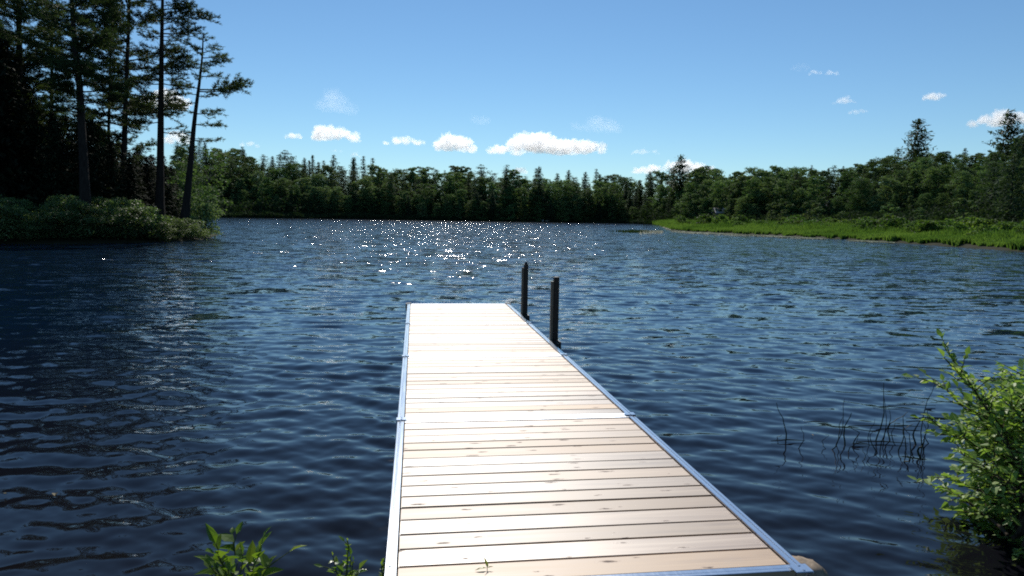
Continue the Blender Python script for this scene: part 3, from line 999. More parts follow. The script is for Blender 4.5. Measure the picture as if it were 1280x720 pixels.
def stems_mesh(H, Wd, n, r, mat):
    mb = MB()
    for i in range(n):
        a = rng.random() * 6.283; l = rng.uniform(0.6, 0.95)
        t = np.linspace(0, 1, 5)
        P = np.stack([math.sin(a) * Wd * 0.35 * t ** 1.3, math.cos(a) * Wd * 0.35 * t ** 1.3, -0.15 + (H * l + .15) * t], 1)
        mb.tube(P, r * (1 - 0.8 * t), 5)
    return mb.mesh('stems', mat)


SH = [shrub_mesh(2.4, 3.2, 5200, 0.15, MAT['shrub'], 20) for _ in range(4)]
SHS = stems_mesh(2.4, 3.2, 9, 0.03, MAT['twig'])
SH_LIT = shrub_mesh(2.4, 2.6, 5000, 0.15, MAT['maple'], 20)  # sunlight on the tip shrub put into a paler leaf colour
G_SH = 'shrubs along the shore of the left point'


def plant_shrub(name, leaves, stems, x, y, s, label, group, sz=1.0, z=None):
    root = empty(name, (x, y, float(ground(x, y)) if z is None else z), rng.random() * 6.283, s)
    root.scale = (s, s, s * sz)
    obj('stems', stems, root); obj('leaves', leaves, root)
    return tag(root, label, 'shrub', group)


for i, x in enumerate(range(-150, 250, 14)):
    p = onz(x, np.interp(x, [-200, 0, 180, 262], [304.5, 304.5, 303, 299]))
    q_ = p[:2] * (1 + rng.uniform(0.0, 0.03))
    s = rng.uniform(0.40, 1.0) * (1.0 if x < 170 else 0.92)
    plant_shrub('shore_shrub', SH[rng.integers(4)], SHS, q_[0], q_[1], s, 'dark leafy shrub crowding the shore of the left point', G_SH, rng.uniform(0.8, 1.1))
for i, x in enumerate(range(-140, 215, 20)):
    p = at(x, 280, rng.uniform(41, 46))
    plant_shrub('shore_shrub', SH[rng.integers(4)], SHS, p[0], p[1], rng.uniform(0.45, 0.9), 'dark leafy shrub crowding the shore of the left point', G_SH)
p = onz(249, 298)
plant_shrub('shore_shrub', SH_LIT, SHS, p[0], p[1] + 0.8, 0.95, 'shrub painted brighter as if sunlit at the very tip of the left point', None)
# broadleaf sapling leaning out past the tip
cr = broad_mesh(8.5, 6.0, 30, 3000, 0.24, MAT['oak'], base=0.25)
tr = trunk_mesh(8.5, 0.10, MAT['bark_grey'], limbs=7, lean=0.12)
p = at(256, 268, 52)
plant_tree('broadleaf_tree', cr, tr, p[0], p[1], 0.74, 'pale green broadleaf tree hanging over the water behind the leaning pine', None, rz=-0.14)
p = at(230, 268, 66)
plant_tree('broadleaf_tree', cr, tr, p[0], p[1], 0.85, 'small broadleaf tree showing between the two right-hand pine trunks', None)

# ------------------------------------------------------------------ far woods
SPR = [conifer_mesh(18, rm, lv, 10, 0.60, MAT['spruce'], base=0.06, droop=dr, power=pw, gap=0.14) for rm, lv, dr, pw in
       ((4.4, 42, 0.25, 0.7), (4.0, 44, 0.2, 0.62), (5.0, 34, 0.08, 0.52), (3.8, 46, 0.3, 0.7), (5.4, 28, 0.0, 0.42), (4.8, 26, -0.05, 0.45), (3.3, 46, 0.3, 0.85), (3.5, 38, 0.2, 0.78))]
BRD = [broad_mesh(14, wd, lb, 8500, 0.5, MAT['oak'], base=0.05) for wd, lb in ((9.5, 60), (8, 52), (11, 70), (6.8, 46), (9, 56), (7.5, 50))]
PAL = [broad_mesh(13, wd, lb, 8000, 0.5, MAT['maple'], base=0.04) for wd, lb in ((9.5, 56), (7.5, 48), (9, 60), (6.5, 44))]
T_SPR = trunk_mesh(18, 0.20, MAT['bark'], top=0.9); T_BRD = trunk_mesh(14, 0.24, MAT['bark_grey'], limbs=6, top=0.8)

SKY_X = [200, 280, 330, 400, 480, 560, 640, 700, 760, 830, 870, 930, 1000, 1050, 1085, 1120, 1180, 1230, 1300, 1420]
SKY_Y = [170, 180, 190, 199, 206, 209, 212, 215, 218, 216, 209, 209, 208, 206, 199, 192, 189, 183, 172, 165]


def far_dist(x):
    return float(np.interp(az_of(x), FAR_AZ, FAR_R))


def top_height(x, d):
    """height above the water that reaches the skyline in column x at distance d"""
    return at(x, float(np.interp(x, SKY_X, SKY_Y)), d)[2]


L_SPR = 'dark pointed conifer in the wood along the far shore'
L_BRD = 'mid green broadleaf tree in the wood along the far shore'
L_PAL = 'paler green round tree in the wood along the far shore'
G_FAR = 'trees of the wood along the far shore'
R_SPR = 'dark conifer in the wood behind the marsh'
R_BRD = 'mid green broadleaf tree in the wood behind the marsh'
R_PAL = 'paler green tree in the wood behind the marsh'
G_RT = 'trees of the wood behind the marsh'
count = 0
# rows: (depth behind shore, spacing in metres, share of conifers, height fraction of skyline)
for dep, sp, con, hf in ((-0.5, 4.6, 0.12, 0.40), (3.5, 5.4, 0.30, 0.60), (9, 5.4, 0.42, 0.78), (19, 5.0, 0.55, 0.90), (31, 4.6, 0.70, 0.97), (44, 4.2, 0.80, 1.0)):
    x = 215.0
    while x < 1400:
        dd = far_dist(x) + dep + rng.uniform(-1, 1) * min(3, 0.8 + dep * 0.6)
        right = x > 845
        step = sp * (0.88 if right else 1.0)
        x += step * rng.uniform(0.7, 1.35) / dd * F_PX
        if x > 1400: break
        p = at(x, 268, dd)
        g = float(ground(p[0], p[1]))
        want = top_height(x, dd) * (hf if not right else (0.5 if dep < 0 else 1 - (1 - hf) * 0.5))
        c_share = con * (0.2 if right else 0.95)
        h = max(4.0, want - g) * rng.uniform(0.78, 1.08)
        rnd = rng.random()
        if rnd < c_share:
            me_ = SPR[rng.integers(8)]
            s = h / 18
            plant_tree('conifer_tree', me_, T_SPR, p[0], p[1], max(s, 0.5) * rng.uniform(.9, 1.1), R_SPR if right else L_SPR, G_RT if right else G_FAR, sz=1.0, z=g)
        elif rnd < c_share + (1 - c_share) * 0.62:
            plant_tree('broadleaf_tree', BRD[rng.integers(6)], T_BRD, p[0], p[1], h / 14, R_BRD if right else L_BRD, G_RT if right else G_FAR, z=g)
        else:
            plant_tree('broadleaf_tree', PAL[rng.integers(4)], T_BRD, p[0], p[1], h / 13 * (0.9 if dep < 10 else 1), R_PAL if right else L_PAL, G_RT if right else G_FAR, z=g)
        count += 1
print('far trees', count)

# single trees that stand out above the wood
def landmark(x, ytop, d, mesh, H, label, sz=1.0, trunk=None):
    p = at(x, 268, d)
    g = float(ground(p[0], p[1]))
    h = at(x, ytop, d)[2] - g
    s = h / H
    plant_tree('pine_tree', mesh, trunk or T_SPR, p[0], p[1], s, label, None, z=g)


LM = conifer_mesh(18, 4.4, 18, 13, 0.8, MAT['pine'], base=0.45, droop=-0.05, power=0.65, gap=0.15)
LM2 = conifer_mesh(18, 5.2, 20, 13, 0.8, MAT['pine'], base=0.30, droop=-0.02, power=0.6, gap=0.12)
LM3 = conifer_mesh(18, 5.0, 19, 13, 0.8, MAT['pine'], base=0.35, droop=-0.10, power=0.7, gap=0.15)
landmark(848, 195, 262, LM, 18, 'tufted pine crown rising just right of the centre cloud above the wood')
landmark(1140, 150, 190, LM2, 18, 'layered pine standing alone above the hill behind the marsh')
landmark(1252, 139, 165, LM3, 18, 'tall pine rising highest over the right end of the wood')
landmark(1275, 155, 150, LM2, 18, 'bushy pine at the right edge beside the highest pine')
landmark(1262, 172, 120, SPR[2], 18, 'broad dark conifer in front of the highest pine at the right edge')
landmark(1238, 190, 128, SPR[5], 18, 'dark ragged conifer left of the broad one at the right edge')
landmark(632, 206, 278, SPR[0], 18, 'sharp spired conifer near the middle of the far shore')
landmark(673, 208, 280, SPR[3], 18, 'narrow spired conifer right of the middle of the far shore')

# low growth along the far waterline and filling the wood between the trunks: one mass, shade put into its dark leaf colour
def growth(xs, per, dlo, dhi, hlo, hhi, ql):
    n = len(xs) * per
    x = np.repeat(xs, per) + rng.uniform(-0.3, 0.3, n)
    a = np.interp(x, np.arange(100, 1700, 10), [az_of(v) for v in range(100, 1700, 10)])
    r = np.interp(a, FAR_AZ, FAR_R) + rng.uniform(dlo, dhi, n)
    px, py = CAM[0] + r * np.sin(a), r * np.cos(a)
    lump = hashn(px, py, 0.22, 9)
    z = np.maximum(ground(px, py), 0) + rng.random(n) * (hlo + (hhi - hlo) * lump)
    C = np.stack([px, py, z], 1)
    d = unit(rng.normal(0, 1, (n, 3))); s_ = unit(np.cross(d, rng.normal(0, 1, (n, 3))))
    l = ql * rng.uniform(0.5, 1.2, (n, 1))
    return np.stack([C - d * l * .5, C + s_ * l * .35, C + d * l * .5, C - s_ * l * .35], 1)


xs_l = np.arange(232, 850, 0.5); xs_r = np.arange(850, 1420, 0.5)
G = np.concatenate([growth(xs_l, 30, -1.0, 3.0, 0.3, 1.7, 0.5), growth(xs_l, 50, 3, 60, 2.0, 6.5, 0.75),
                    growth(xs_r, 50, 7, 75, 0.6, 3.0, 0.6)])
tag(obj('undergrowth', soup('undergrowth', G, MAT['brush'])), 'bushes and young growth in painted shade filling the far wood down to the waterline', 'undergrowth', kind='stuff')

# ------------------------------------------------------------------ marsh
B = []; BR = []
for k in range(170000):
    x = rng.uniform(816, 1420)
    a = az_of(x)
    r0 = float(np.interp(a, MAR_AZ, MAR_R)); r1 = float(np.interp(a, FAR_AZ, FAR_R)) + 3
    u = rng.random() ** 1.7
    r0 = r0 + 3.2 * float(hashn(a * 160, 0.0, 1.0, 12)) + 1.2 * float(hashn(a * 700, 0.0, 1.0, 13))
    r = r0 + 0.1 + (r1 - r0) * u
    B.append((CAM[0] + r * math.sin(a), r * math.cos(a), u)); BR.append(0)
B = np.array(B); n = len(B)
gz = ground(B[:, 0], B[:, 1])
tall = 0.8 * (0.35 + 1.1 * hashn(B[:, 0], B[:, 1], 0.22, 2) ** 1.3 + 0.5 * hashn(B[:, 0], B[:, 1], 0.9, 4)) * (0.55 + 0.65 * np.clip(B[:, 2] * 5, 0, 1))
hgt = (tall * rng.uniform(0.6, 1.15, n))[:, None]
base = np.stack([B[:, 0], B[:, 1], gz - 0.05], 1)
lean = np.stack([rng.normal(0.05, 0.22, n), rng.normal(0, 0.22, n), np.ones(n)], 1)
tipp = base + lean * hgt
aa = rng.random(n) * 6.283
wv = np.stack([np.cos(aa), np.sin(aa), 0 * aa], 1) * (0.03 + 0.05 * rng.random((n, 1)))
midp = base + lean * hgt * [0.35, 0.35, 0.55]
Q = np.stack([base - wv, base + wv, midp + wv * 0.9, tipp, midp - wv * 0.9], 1)
patch = hashn(B[:, 0], B[:, 1], 0.12, 8)
rn = np.clip(-0.1 + 0.8 * patch + 0.5 * rng.random(n) - 0.2 * B[:, 2], 0, 1)
tag(obj('marsh_grass', soup('marsh_grass', Q, MAT['grass'], rn)), 'bright green sedge covering the marsh on the right shore', 'grass', kind='stuff')

MS = [shrub_mesh(1.6, 2.4, 1300, 0.24, MAT['marsh_shrub'], 12) for _ in range(3)]
MSS = stems_mesh(1.6, 2.4, 5, 0.02, MAT['twig'])
MT = broad_mesh(5, 3.4, 14, 1600, 0.34, MAT['maple'], base=0.1)
MTT = trunk_mesh(5, 0.08, MAT['bark_grey'])
for k in range(230):
    x = rng.uniform(850, 1400); a = az_of(x)
    r0 = float(np.interp(a, MAR_AZ, MAR_R)); r1 = float(np.interp(a, FAR_AZ, FAR_R))
    u = rng.uniform(0.12, 1.0) ** 0.8
    r = r0 + (r1 - r0) * u
    px, py = CAM[0] + r * math.sin(a), r * math.cos(a)
    plant_shrub('marsh_shrub', MS[rng.integers(3)], MSS, px, py, rng.uniform(0.5, 1.4), 'low yellow green shrub among the sedge of the marsh', 'low shrubs in the marsh', rng.uniform(.8, 1.2))
for x, u, s in ((965, 0.95, 1.15), (980, 1.0, 1.2), (1012, 0.97, 1.2), (1022, .9, .9), (1110, 0.55, 0.85), (1052, 0.9, 0.7), (1150, 0.95, 0.8), (1205, .95, 1.1)):
    a = az_of(x)
    r0 = float(np.interp(a, MAR_AZ, MAR_R)); r1 = float(np.interp(a, FAR_AZ, FAR_R))
    r = r0 + (r1 - r0) * u
    plant_tree('sapling', MT, MTT, CAM[0] + r * math.sin(a), r * math.cos(a), s, 'pale young tree at the marsh edge in front of the wood', 'young trees at the marsh edge')

# floating pads along the marsh edge and the shoal off its tip
P = []
for k in range(60000):
    x = rng.uniform(800, 1120); a = az_of(x)
    r0 = float(np.interp(a, MAR_AZ, MAR_R)) if x > 829 else 118
    wdt = np.interp(x, [800, 850, 960, 1080, 1120], [22, 12, 7, 3.5, 1.6])
    r = r0 - abs(rng.normal(0, 0.5)) * wdt
    P.append((CAM[0] + r * math.sin(a), r * math.cos(a)))
P = np.array(P)
keep = hashn(P[:, 0], P[:, 1], 0.35, 6) > np.where(P[:, 1] > 108, 0.45, 0.33)
P = P[keep]
n = len(P); th_ = np.arange(7) / 7 * 6.0
rad = rng.uniform(0.07, 0.17, n)
ang = th_[None] + rng.random((n, 1)) * 6.28
Q = np.stack([P[:, 0:1] + rad[:, None] * np.cos(ang), P[:, 1:2] + rad[:, None] * np.sin(ang), 0.03 + 0.05 * rng.random((n, 7)) ** 3], -1)
tag(obj('lily_pads', soup('lily_pads', Q, MAT['pad'])), 'pale floating lily pads in a band along the marsh edge', 'lily pads', kind='stuff')
# thin sedges standing off the marsh tip
B = []
for k in range(420):
    x = rng.normal(790, 10); p = onz(x, rng.normal(289.8, 0.7))
    B.append((p[0], p[1], 0))
B = np.array(B); n = len(B)
hh = rng.uniform(0.15, 0.4, (n, 1)) * [[0, 0, 1]] + rng.normal(0, 0.08, (n, 3)) * [1, 1, 0]
wv = np.array([[0.05, 0, 0]])
tag(obj('shoal_sedge', soup('shoal_sedge', np.stack([B - wv, B + wv, B + hh], 1), MAT['brush'])), 'thin green sedge standing in the water off the marsh tip', 'sedge', kind='stuff')

# ------------------------------------------------------------------ cottages and boat at the far shore
def cottage(x, y, d, w_, dp, h, label):
    p = at(x, y, d)
    root = empty('cottage', (p[0], p[1], float(ground(p[0], p[1]))), -az_of(x) + 0.25)
    mb = MB(); mb.box(-w_ / 2, w_ / 2, 0, dp, -0.5, h)
    obj('wall', mb.mesh('wall', MAT['cottage_wall']), root)
    rf = MB()
    e, rd = 0.4, h + 1.5
    V = [(-w_ / 2 - e, -e, h - .1), (w_ / 2 + e, -e, h - .1), (w_ / 2 + e, dp / 2, rd), (-w_ / 2 - e, dp / 2, rd), (-w_ / 2 - e, dp + e, h - .1), (w_ / 2 + e, dp + e, h - .1)]
    V = V + [(a, b, c + 0.15) for a, b, c in V]
    rf.add(V, [(0, 1, 2, 3), (3, 2, 5, 4), (6, 9, 8, 7), (9, 10, 11, 8), (0, 6, 7, 1), (4, 5, 11, 10), (0, 3, 9, 6), (3, 4, 10, 9), (1, 7, 8, 2), (2, 8, 11, 5)])
    obj('roof', rf.mesh('roof', MAT['cottage_roof']), root)
    for wx in (-w_ * 0.28, w_ * 0.28):
        wb = MB(); wb.box(wx - 0.45, wx + 0.45, -0.04, 0.02, h * 0.4, h * 0.8)
        obj('window', wb.mesh('window', MAT['window_glass']), root)
    db = MB(); db.box(-0.45, 0.45, -0.04, 0.02, 0.0, 2.0)
    obj('door', db.mesh('door', MAT['cottage_roof']), root)
    return tag(root, label, 'cottage')


def boat(x, y, d, ln, label, rz):
    p = onz(x, y)
    p = at(x, y, d)
    root = empty('rowing_boat', (p[0], p[1], max(float(ground(p[0], p[1])), 0.0) + 0.02), rz)
    hull = MB(); n = 11
    t = np.linspace(-1, 1, n)
    prof = np.clip(1 - np.abs(t) ** 2.6, 0.02, 1)
    V = []
    for i in range(n):
        hw = 0.62 * prof[i]; sh = 0.48 + 0.18 * t[i] ** 2; kx = t[i] * ln / 2
        V += [(kx, -hw, sh), (kx, -hw * 0.75, 0.1), (kx, 0, 0), (kx, hw * 0.75, 0.1), (kx, hw, sh)]
    F = [(i * 5 + j, i * 5 + j + 1, i * 5 + j + 6, i * 5 + j + 5) for i in range(n - 1) for j in range(4)]
    hull.add(V, F)
    obj('hull', hull.mesh('hull', MAT['boat']), root)
    se = MB()
    for sx in (-0.25, 0.25):
        se.box(sx * ln - 0.12, sx * ln + 0.12, -0.5, 0.5, 0.36, 0.39)
    obj('seat', se.mesh('seat', MAT['boat_in']), root)
    return tag(root, label, 'boat')


cottage(905, 262, 216, 4.5, 5.0, 2.2, 'small pale roofed cottage half hidden by trees behind the marsh')
cottage(1026, 260, 188, 4.5, 4.0, 2.2, 'pale sloping cottage roof between young trees right of the other cottage')
boat(683, 276.5, 275, 4.2, 'small white boat lying at the far waterline right of centre', R(15))

# ------------------------------------------------------------------ leafy bush at lower right
def leaf_quads(C, D, Nn, ln, wd):
    """folded pointed leaves: base C, direction D, face normal Nn -> two five-sided halves"""
    n = len(C)
    D = unit(D); S = unit(np.cross(D, Nn)); U = np.cross(S, D)
    l = ln * rng.uniform(0.4, 1.25, (n, 1)); w_ = wd * rng.uniform(0.75, 1.2, (n, 1)) * l / ln
    fold = rng.uniform(0.0, 0.45, (n, 1)); curl = rng.uniform(-0.1, 0.4, (n, 1))
    b = C; m1 = C + D * l * 0.35 - U * l * curl * 0.12; m2 = C + D * l * 0.7 - U * l * curl * 0.5; t = C + D * l - U * l * curl
    out = []
    for s in (-1, 1):
        e1 = m1 + S * s * w_ * 0.5 + U * w_ * fold; e2 = m2 + S * s * w_ * 0.36 + U * w_ * fold * 0.7
        out.append(np.stack([b, m1, m2, t, e2, e1] if s < 0 else [b, e1, e2, t, m2, m1], 1))
    return np.concatenate(out)


def leafy(root, tips, start, mat_leaf, mat_stem, ln, wd, gap, r0=0.010, twigs=3, tl=0.22, bare=0.35, sag=0.1, stem_name='stems', arch_k=0.05):
    """arching stems from start points to tips, with side twigs carrying alternate leaves"""
    mb = MB(); C = []; D = []; NN = []
    for (p0, p1) in zip(start, tips):
        n = 10; t = np.linspace(0, 1, n)
        L_ = np.linalg.norm(p1 - p0)
        arch = np.array([0, 0, 1.0]) * L_ * arch_k
        P = p0 + np.outer(t, p1 - p0) + np.outer(np.sin(t * math.pi) , arch) + np.cumsum(rng.normal(0, 0.012, (n, 3)), 0) * L_
        mb.tube(P, r0 * (1 - 0.8 * t) + 0.0012, 6)
        axes = [(P, bare)]
        for k in range(twigs):
            u = rng.uniform(bare, 0.95); i = int(u * (n - 1)); b = P[i]
            d0 = unit(P[min(i + 1, n - 1)] - P[max(i - 1, 0)])
            dd = unit(d0 * 0.8 + rng.normal(0, 0.75, 3) * [1, 1, 0.45] + [0, 0, 0.05])
            l = tl * rng.uniform(0.5, 1.3)
            tt = np.linspace(0, 1, 6)
            T = b + np.outer(tt * l, dd) + np.outer(tt ** 2 * l * sag, [0, 0, -1.0]) + np.cumsum(rng.normal(0, 0.01, (6, 3)), 0) * l
            mb.tube(T, 0.0028 * (1 - 0.7 * tt) + 0.0008, 5)
            axes.append((T, 0.1))
        for A_, b0 in axes:
            seg = np.linalg.norm(np.diff(A_, axis=0), axis=1).sum()
            m = max(2, int(seg * (1 - b0) / gap))
            for j, u in enumerate(np.linspace(b0, 1, m)):
                i = min(len(A_) - 2, int(u * (len(A_) - 1))); f = u * (len(A_) - 1) - i
                b = A_[i] * (1 - f) + A_[i + 1] * f
                ax = unit(A_[i + 1] - A_[i])
                sd = unit(np.cross(ax, [0, 0, 1.0]) + 1e-6) * (1 if j % 2 else -1)
                dd = unit(ax * rng.uniform(0.3, 0.9) + sd * rng.uniform(0.5, 1.0) + rng.normal(0, 0.22, 3) + [0, 0, 0.12])
                if u > 0.97: dd = unit(ax + rng.normal(0, 0.15, 3))
                C.append(b); D.append(dd); NN.append(unit(np.array([0, 0, 1.0]) + rng.normal(0, 0.30, 3)))
    obj(stem_name, mb.mesh('stems', mat_stem), root)
    C = np.array(C); Q = leaf_quads(C, np.array(D), np.array(NN), ln, wd)
    rr = rng.random(len(C)); rr = np.concatenate([rr, rr])
    obj('leaves', soup('leaves', Q, mat_leaf, rr), root)


bush_base = np.array([*onz(1345, 705)[:2], 0.12])
root = empty('leafy_bush', tuple(bush_base))
tips, starts = [], []
EDGE = np.array([(1150, 447), (1138, 470), (1143, 497), (1165, 520), (1172, 560), (1160, 592), (1168, 612), (1185, 628), (1190, 652), (1198, 672), (1218, 700), (1212, 716)])
for x, y in EDGE:
    tips.append(at(x + 14, y + 3, rng.uniform(4.2, 4.9)))
for x, y in ((1162, 437), (1215, 488), (1245, 462), (1236, 455), (1262, 450), (1279, 440), (1290, 445), (1300, 430), (1200, 500), (1225, 478), (1185, 480)):
    tips.append(at(x + 12, y + 8, rng.uniform(4.2, 5.0)))
k = 0
while k < 150:
    y = rng.uniform(474, 745)
    xl = np.interp(y, [450, 500, 560, 610, 650, 700, 745], [1215, 1165, 1185, 1185, 1205, 1225, 1230])
    x = xl + 18 + (1420 - xl) * rng.random() ** 1.3
    tips.append(at(x, y, rng.uniform(3.9, 5.3))); k += 1
for p1 in tips:
    b = bush_base + rng.normal(0, 0.16, 3) * [1, 1, 0]
    starts.append(b - bush_base)
tips = [p - bush_base for p in tips]
leafy(root, tips, starts, MAT['bush'], MAT['twig'], 0.060, 0.036, 0.022, twigs=14, tl=0.20, bare=0.40)
tag(root, 'leafy green bush leaning over the water at lower right', 'bush')

# small plants on the near shore
def small_plant(name, tips_px, base_px, d, ln, wd, gap, label, twigs=2, tl=0.08, mat='young', bz=None):
    b = at(*base_px, d)
    root = empty(name, tuple(b))
    tp = [at(x, y, d + rng.uniform(-0.12, 0.12)) - b for x, y in tips_px]
    leafy(root, tp, [np.zeros(3) + rng.normal(0, 0.01, 3) for _ in tp], MAT[mat], MAT['green_stem'], ln, wd, gap, r0=0.004, twigs=twigs, tl=tl, bare=0.30)
    return tag(root, label, 'plant')


small_plant('waterside_plant', [(300, 668), (268, 682), (322, 694), (340, 704), (275, 706), (290, 708), (306, 700), (315, 712), (264, 712), (330, 716)], (298, 800), 3.05, 0.088, 0.046, 0.036, 'young broad leaved plant poking up from the near shore left of the dock', twigs=2, tl=0.10)
small_plant('waterside_plant', [(430, 685), (416, 695), (441, 696), (446, 712), (421, 706), (432, 700), (438, 708)], (432, 780), 3.1, 0.046, 0.022, 0.020, 'small yellow green plant near the dock edge at bottom', twigs=2, tl=0.05)
small_plant('waterside_plant', [(477, 703), (473, 709), (479, 712)], (477, 760), 3.1, 0.024, 0.011, 0.016, 'tiny sprig touching the left rail of the dock', twigs=1, tl=0.03)
# weed growing up between two planks
wp = onz(609, 712, deck_z(2.95))
root = empty('weed_sprout', tuple(wp))
C = np.zeros((4, 3)) + [0, 0, 0.008]
D = np.array([[-1, -0.15, 0.25], [1, -0.1, 0.2], [0.12, 0.05, 1.0], [-0.2, 0.2, 0.9]])
Q = leaf_quads(C, D, np.array([[0, 0, 1.0], [0, 0, 1.0], [0.2, -1, 0.2], [0.8, -.6, 0.2]]), 0.056, 0.019)
obj('leaves', soup('leaves', Q, MAT['young']), root)
mb = MB(); mb.tube([(0, 0, -0.03), (0, 0, 0.0), (0, 0, 0.012)], 0.0016, 6)
obj('stem', mb.mesh('stem', MAT['green_stem']), root)
tag(root, 'tiny green weed sprouting from the gap between two near planks', 'weed')

# rock beside the dock corner
bm = bmesh.new(); bmesh.ops.create_icosphere(bm, subdivisions=4, radius=1)
for v in bm.verts:
    n_ = v.co.normalized()
    f = 1 + 0.22 * mnoise.noise(n_ * 1.6 + Vector((3, 1, 0))) + 0.10 * mnoise.noise(n_ * 4.1) + 0.03 * mnoise.noise(n_ * 11)
    v.co = Vector((n_.x * 0.16 * f, n_.y * 0.15 * f, n_.z * 0.14 * f))
mb = MB(); mb.bm(bm)
ro = obj('rock', mb.mesh('rock', MAT['rock'], True))
p = onz(998, 736, 0.06)
ro.location = tuple(p)
tag(ro, 'rough tan rock at the water beside the near right dock corner', 'rock')

# ------------------------------------------------------------------ reeds standing in the water
G_REED = 'thin reeds standing in the water by the bush'
REEDS = [(1063, 566, 0.15, 0.3, None, 0.005), (1092, 563, 0.16, -0.2, None, 0.006), (1102, 560, 0.42, 0.02, None, 0.005), (1118, 556, 0.2, -0.15, None, 0.005), (1136, 566, 0.30, 0.1, (0.6, -0.6), 0.005), (1157, 566, 0.36, -0.08, None, 0.006), (1030, 560, 0.12, 0.1, None, 0.004),
      # waterline pixel, height m, lean x, kink (fraction, new lean) , radius
    (983, 552, 0.33, -0.28, None, 0.007), (1001, 562, 0.18, 0.02, None, 0.005), (974, 550, 0.05, 0.0, None, 0.004),
    (1046, 556, 0.38, 0.16, None, 0.005), (1040, 562, 0.26, 0.35, None, 0.006), (1055, 556, 0.28, 0.1, None, 0.008), (1070, 556, 0.22, 0.02, (0.55, -0.8), 0.006),
    (1087, 558, 0.26, 0.05, (0.93, 0.0), 0.004), (1096, 552, 0.50, 0.10, None, 0.007), (1107, 551, 0.26, 0.05, None, 0.006), (1112, 551, 0.30, 0.05, (0.62, 1.0), 0.007),
    (1122, 562, 0.36, 0.18, (0.8, 0.5), 0.006), (1129, 560, 0.24, 0.02, (0.7, 1.2), 0.006), (1143, 556, 0.22, 0.06, None, 0.010), (1149, 562, 0.55, 0.12, None, 0.006), (1150, 572, 0.16, 0.0, None, 0.012), (1133, 580, 0.08, 0.0, None, 0.007), (1163, 556, 0.2, -.5, None, 0.006), (1078, 575, 0.10, 0.25, None, 0.004)]
for (x, y, h, ln_, kink, r_) in REEDS:
    p = onz(x, y)
    root = empty('reed', (p[0], p[1], 0))
    t = np.linspace(0, 1, 9)
    P = np.stack([ln_ * h * t, 0 * t + 0.03 * np.sin(t * 5 + x), h * t], 1)
    if kink:
        i = int(kink[0] * 8)
        for j in range(i + 1, 9):
            dt = (j - i) / 8
            P[j] = P[i] + np.array([kink[1] * 0.85, 0, 0.45]) * h * dt
    P = np.vstack([[0 - ln_ * 0.1, 0, -0.3], P]) + np.vstack([np.zeros((1, 3)), rng.normal(0, 0.003, (9, 3))])
    mb = MB(); mb.tube(P, np.linspace(r_ * 0.85, r_ * 0.3, 10), 6, rnd=rng.random() * 0.5)
    obj('stem', mb.mesh('stem', MAT['reed']), root)
    tag(root, 'thin dark reed standing in the water left of the leafy bush', 'reed', G_REED)

# dead reeds lying on the water
G_FL = 'dark reed blades lying on the water'
for (x, y, l, a) in ((985, 551, 0.30, 0.1), (1103, 553, 0.42, -0.05), (1076, 555, 0.14, 0.0), (1140, 507, 0.5, 0.05), (1110, 509, 0.3, 0.02), (1165, 523, 0.5, 0.03), (1020, 528, 0.22, 0.0), (1095, 533, 0.5, 0.02), (1130, 533, .3, 0)):
    p = onz(x, y, 0.015)
    c = np.array([[-l / 2, 0, 0], [0, 0.012, 0.006], [l / 2, 0, 0.0]])
    mb = MB(); mb.tube(c, [0.003, 0.006, 0.002], 6, rnd=0.2)
    o = obj('floating_reed', mb.mesh('floating_reed', MAT['reed']))
    o.location = (p[0], p[1], p[2]); o.rotation_euler = (0, 0, -YAW + a)
    tag(o, 'dark reed blade lying on the water near the standing reeds', 'reed', G_FL)
# pale leaves adrift
for (x, y, lab) in ((1017, 544, 'pale leaf floating among the reeds right of the dock'), (105, 508, 'yellowish leaf floating on the dark water at left'), (8, 617, 'brownish leaf floating at the left edge of the picture'), (69, 618, 'small pale leaf floating left of the near plant')):
    p = onz(x, y, 0.018)
    Q = leaf_quads(np.array([[-0.03, 0, 0]]), np.array([[1.0, 0, 0.02]]), np.array([[0, 0, 1.0]]), 0.045, 0.028)
    o = obj('floating_leaf', soup('floating_leaf', Q, MAT['dead_leaf']))
    o.location = tuple(p); o.rotation_euler = (0, 0, rng.random() * 6)
    tag(o, lab, 'leaf')

# ------------------------------------------------------------------ clouds: soft bodies of thin vapour far away
def cloud_mat(name, dens):
    m = bpy.data.materials.new(name)
    nt, ns, L = nodes(m)
    v = N(nt, 'ShaderNodeVolumePrincipled')
    v.inputs['Color'].default_value = (1, 1, 1, 1)
    v.inputs['Density'].default_value = dens
    v.inputs['Anisotropy'].default_value = 0.6
    o = N(nt, 'ShaderNodeOutputMaterial'); L.new(v.outputs[0], o.inputs['Volume'])
    return m


MAT['cloud'] = cloud_mat('cloud_vapour', 0.017)
MAT['cloud_thin'] = cloud_mat('thin_cloud_vapour', 0.008)
MAT['cloud_wisp'] = cloud_mat('wisp_vapour', 0.0007)
CD = 4200.0
crng = np.random.default_rng(5)


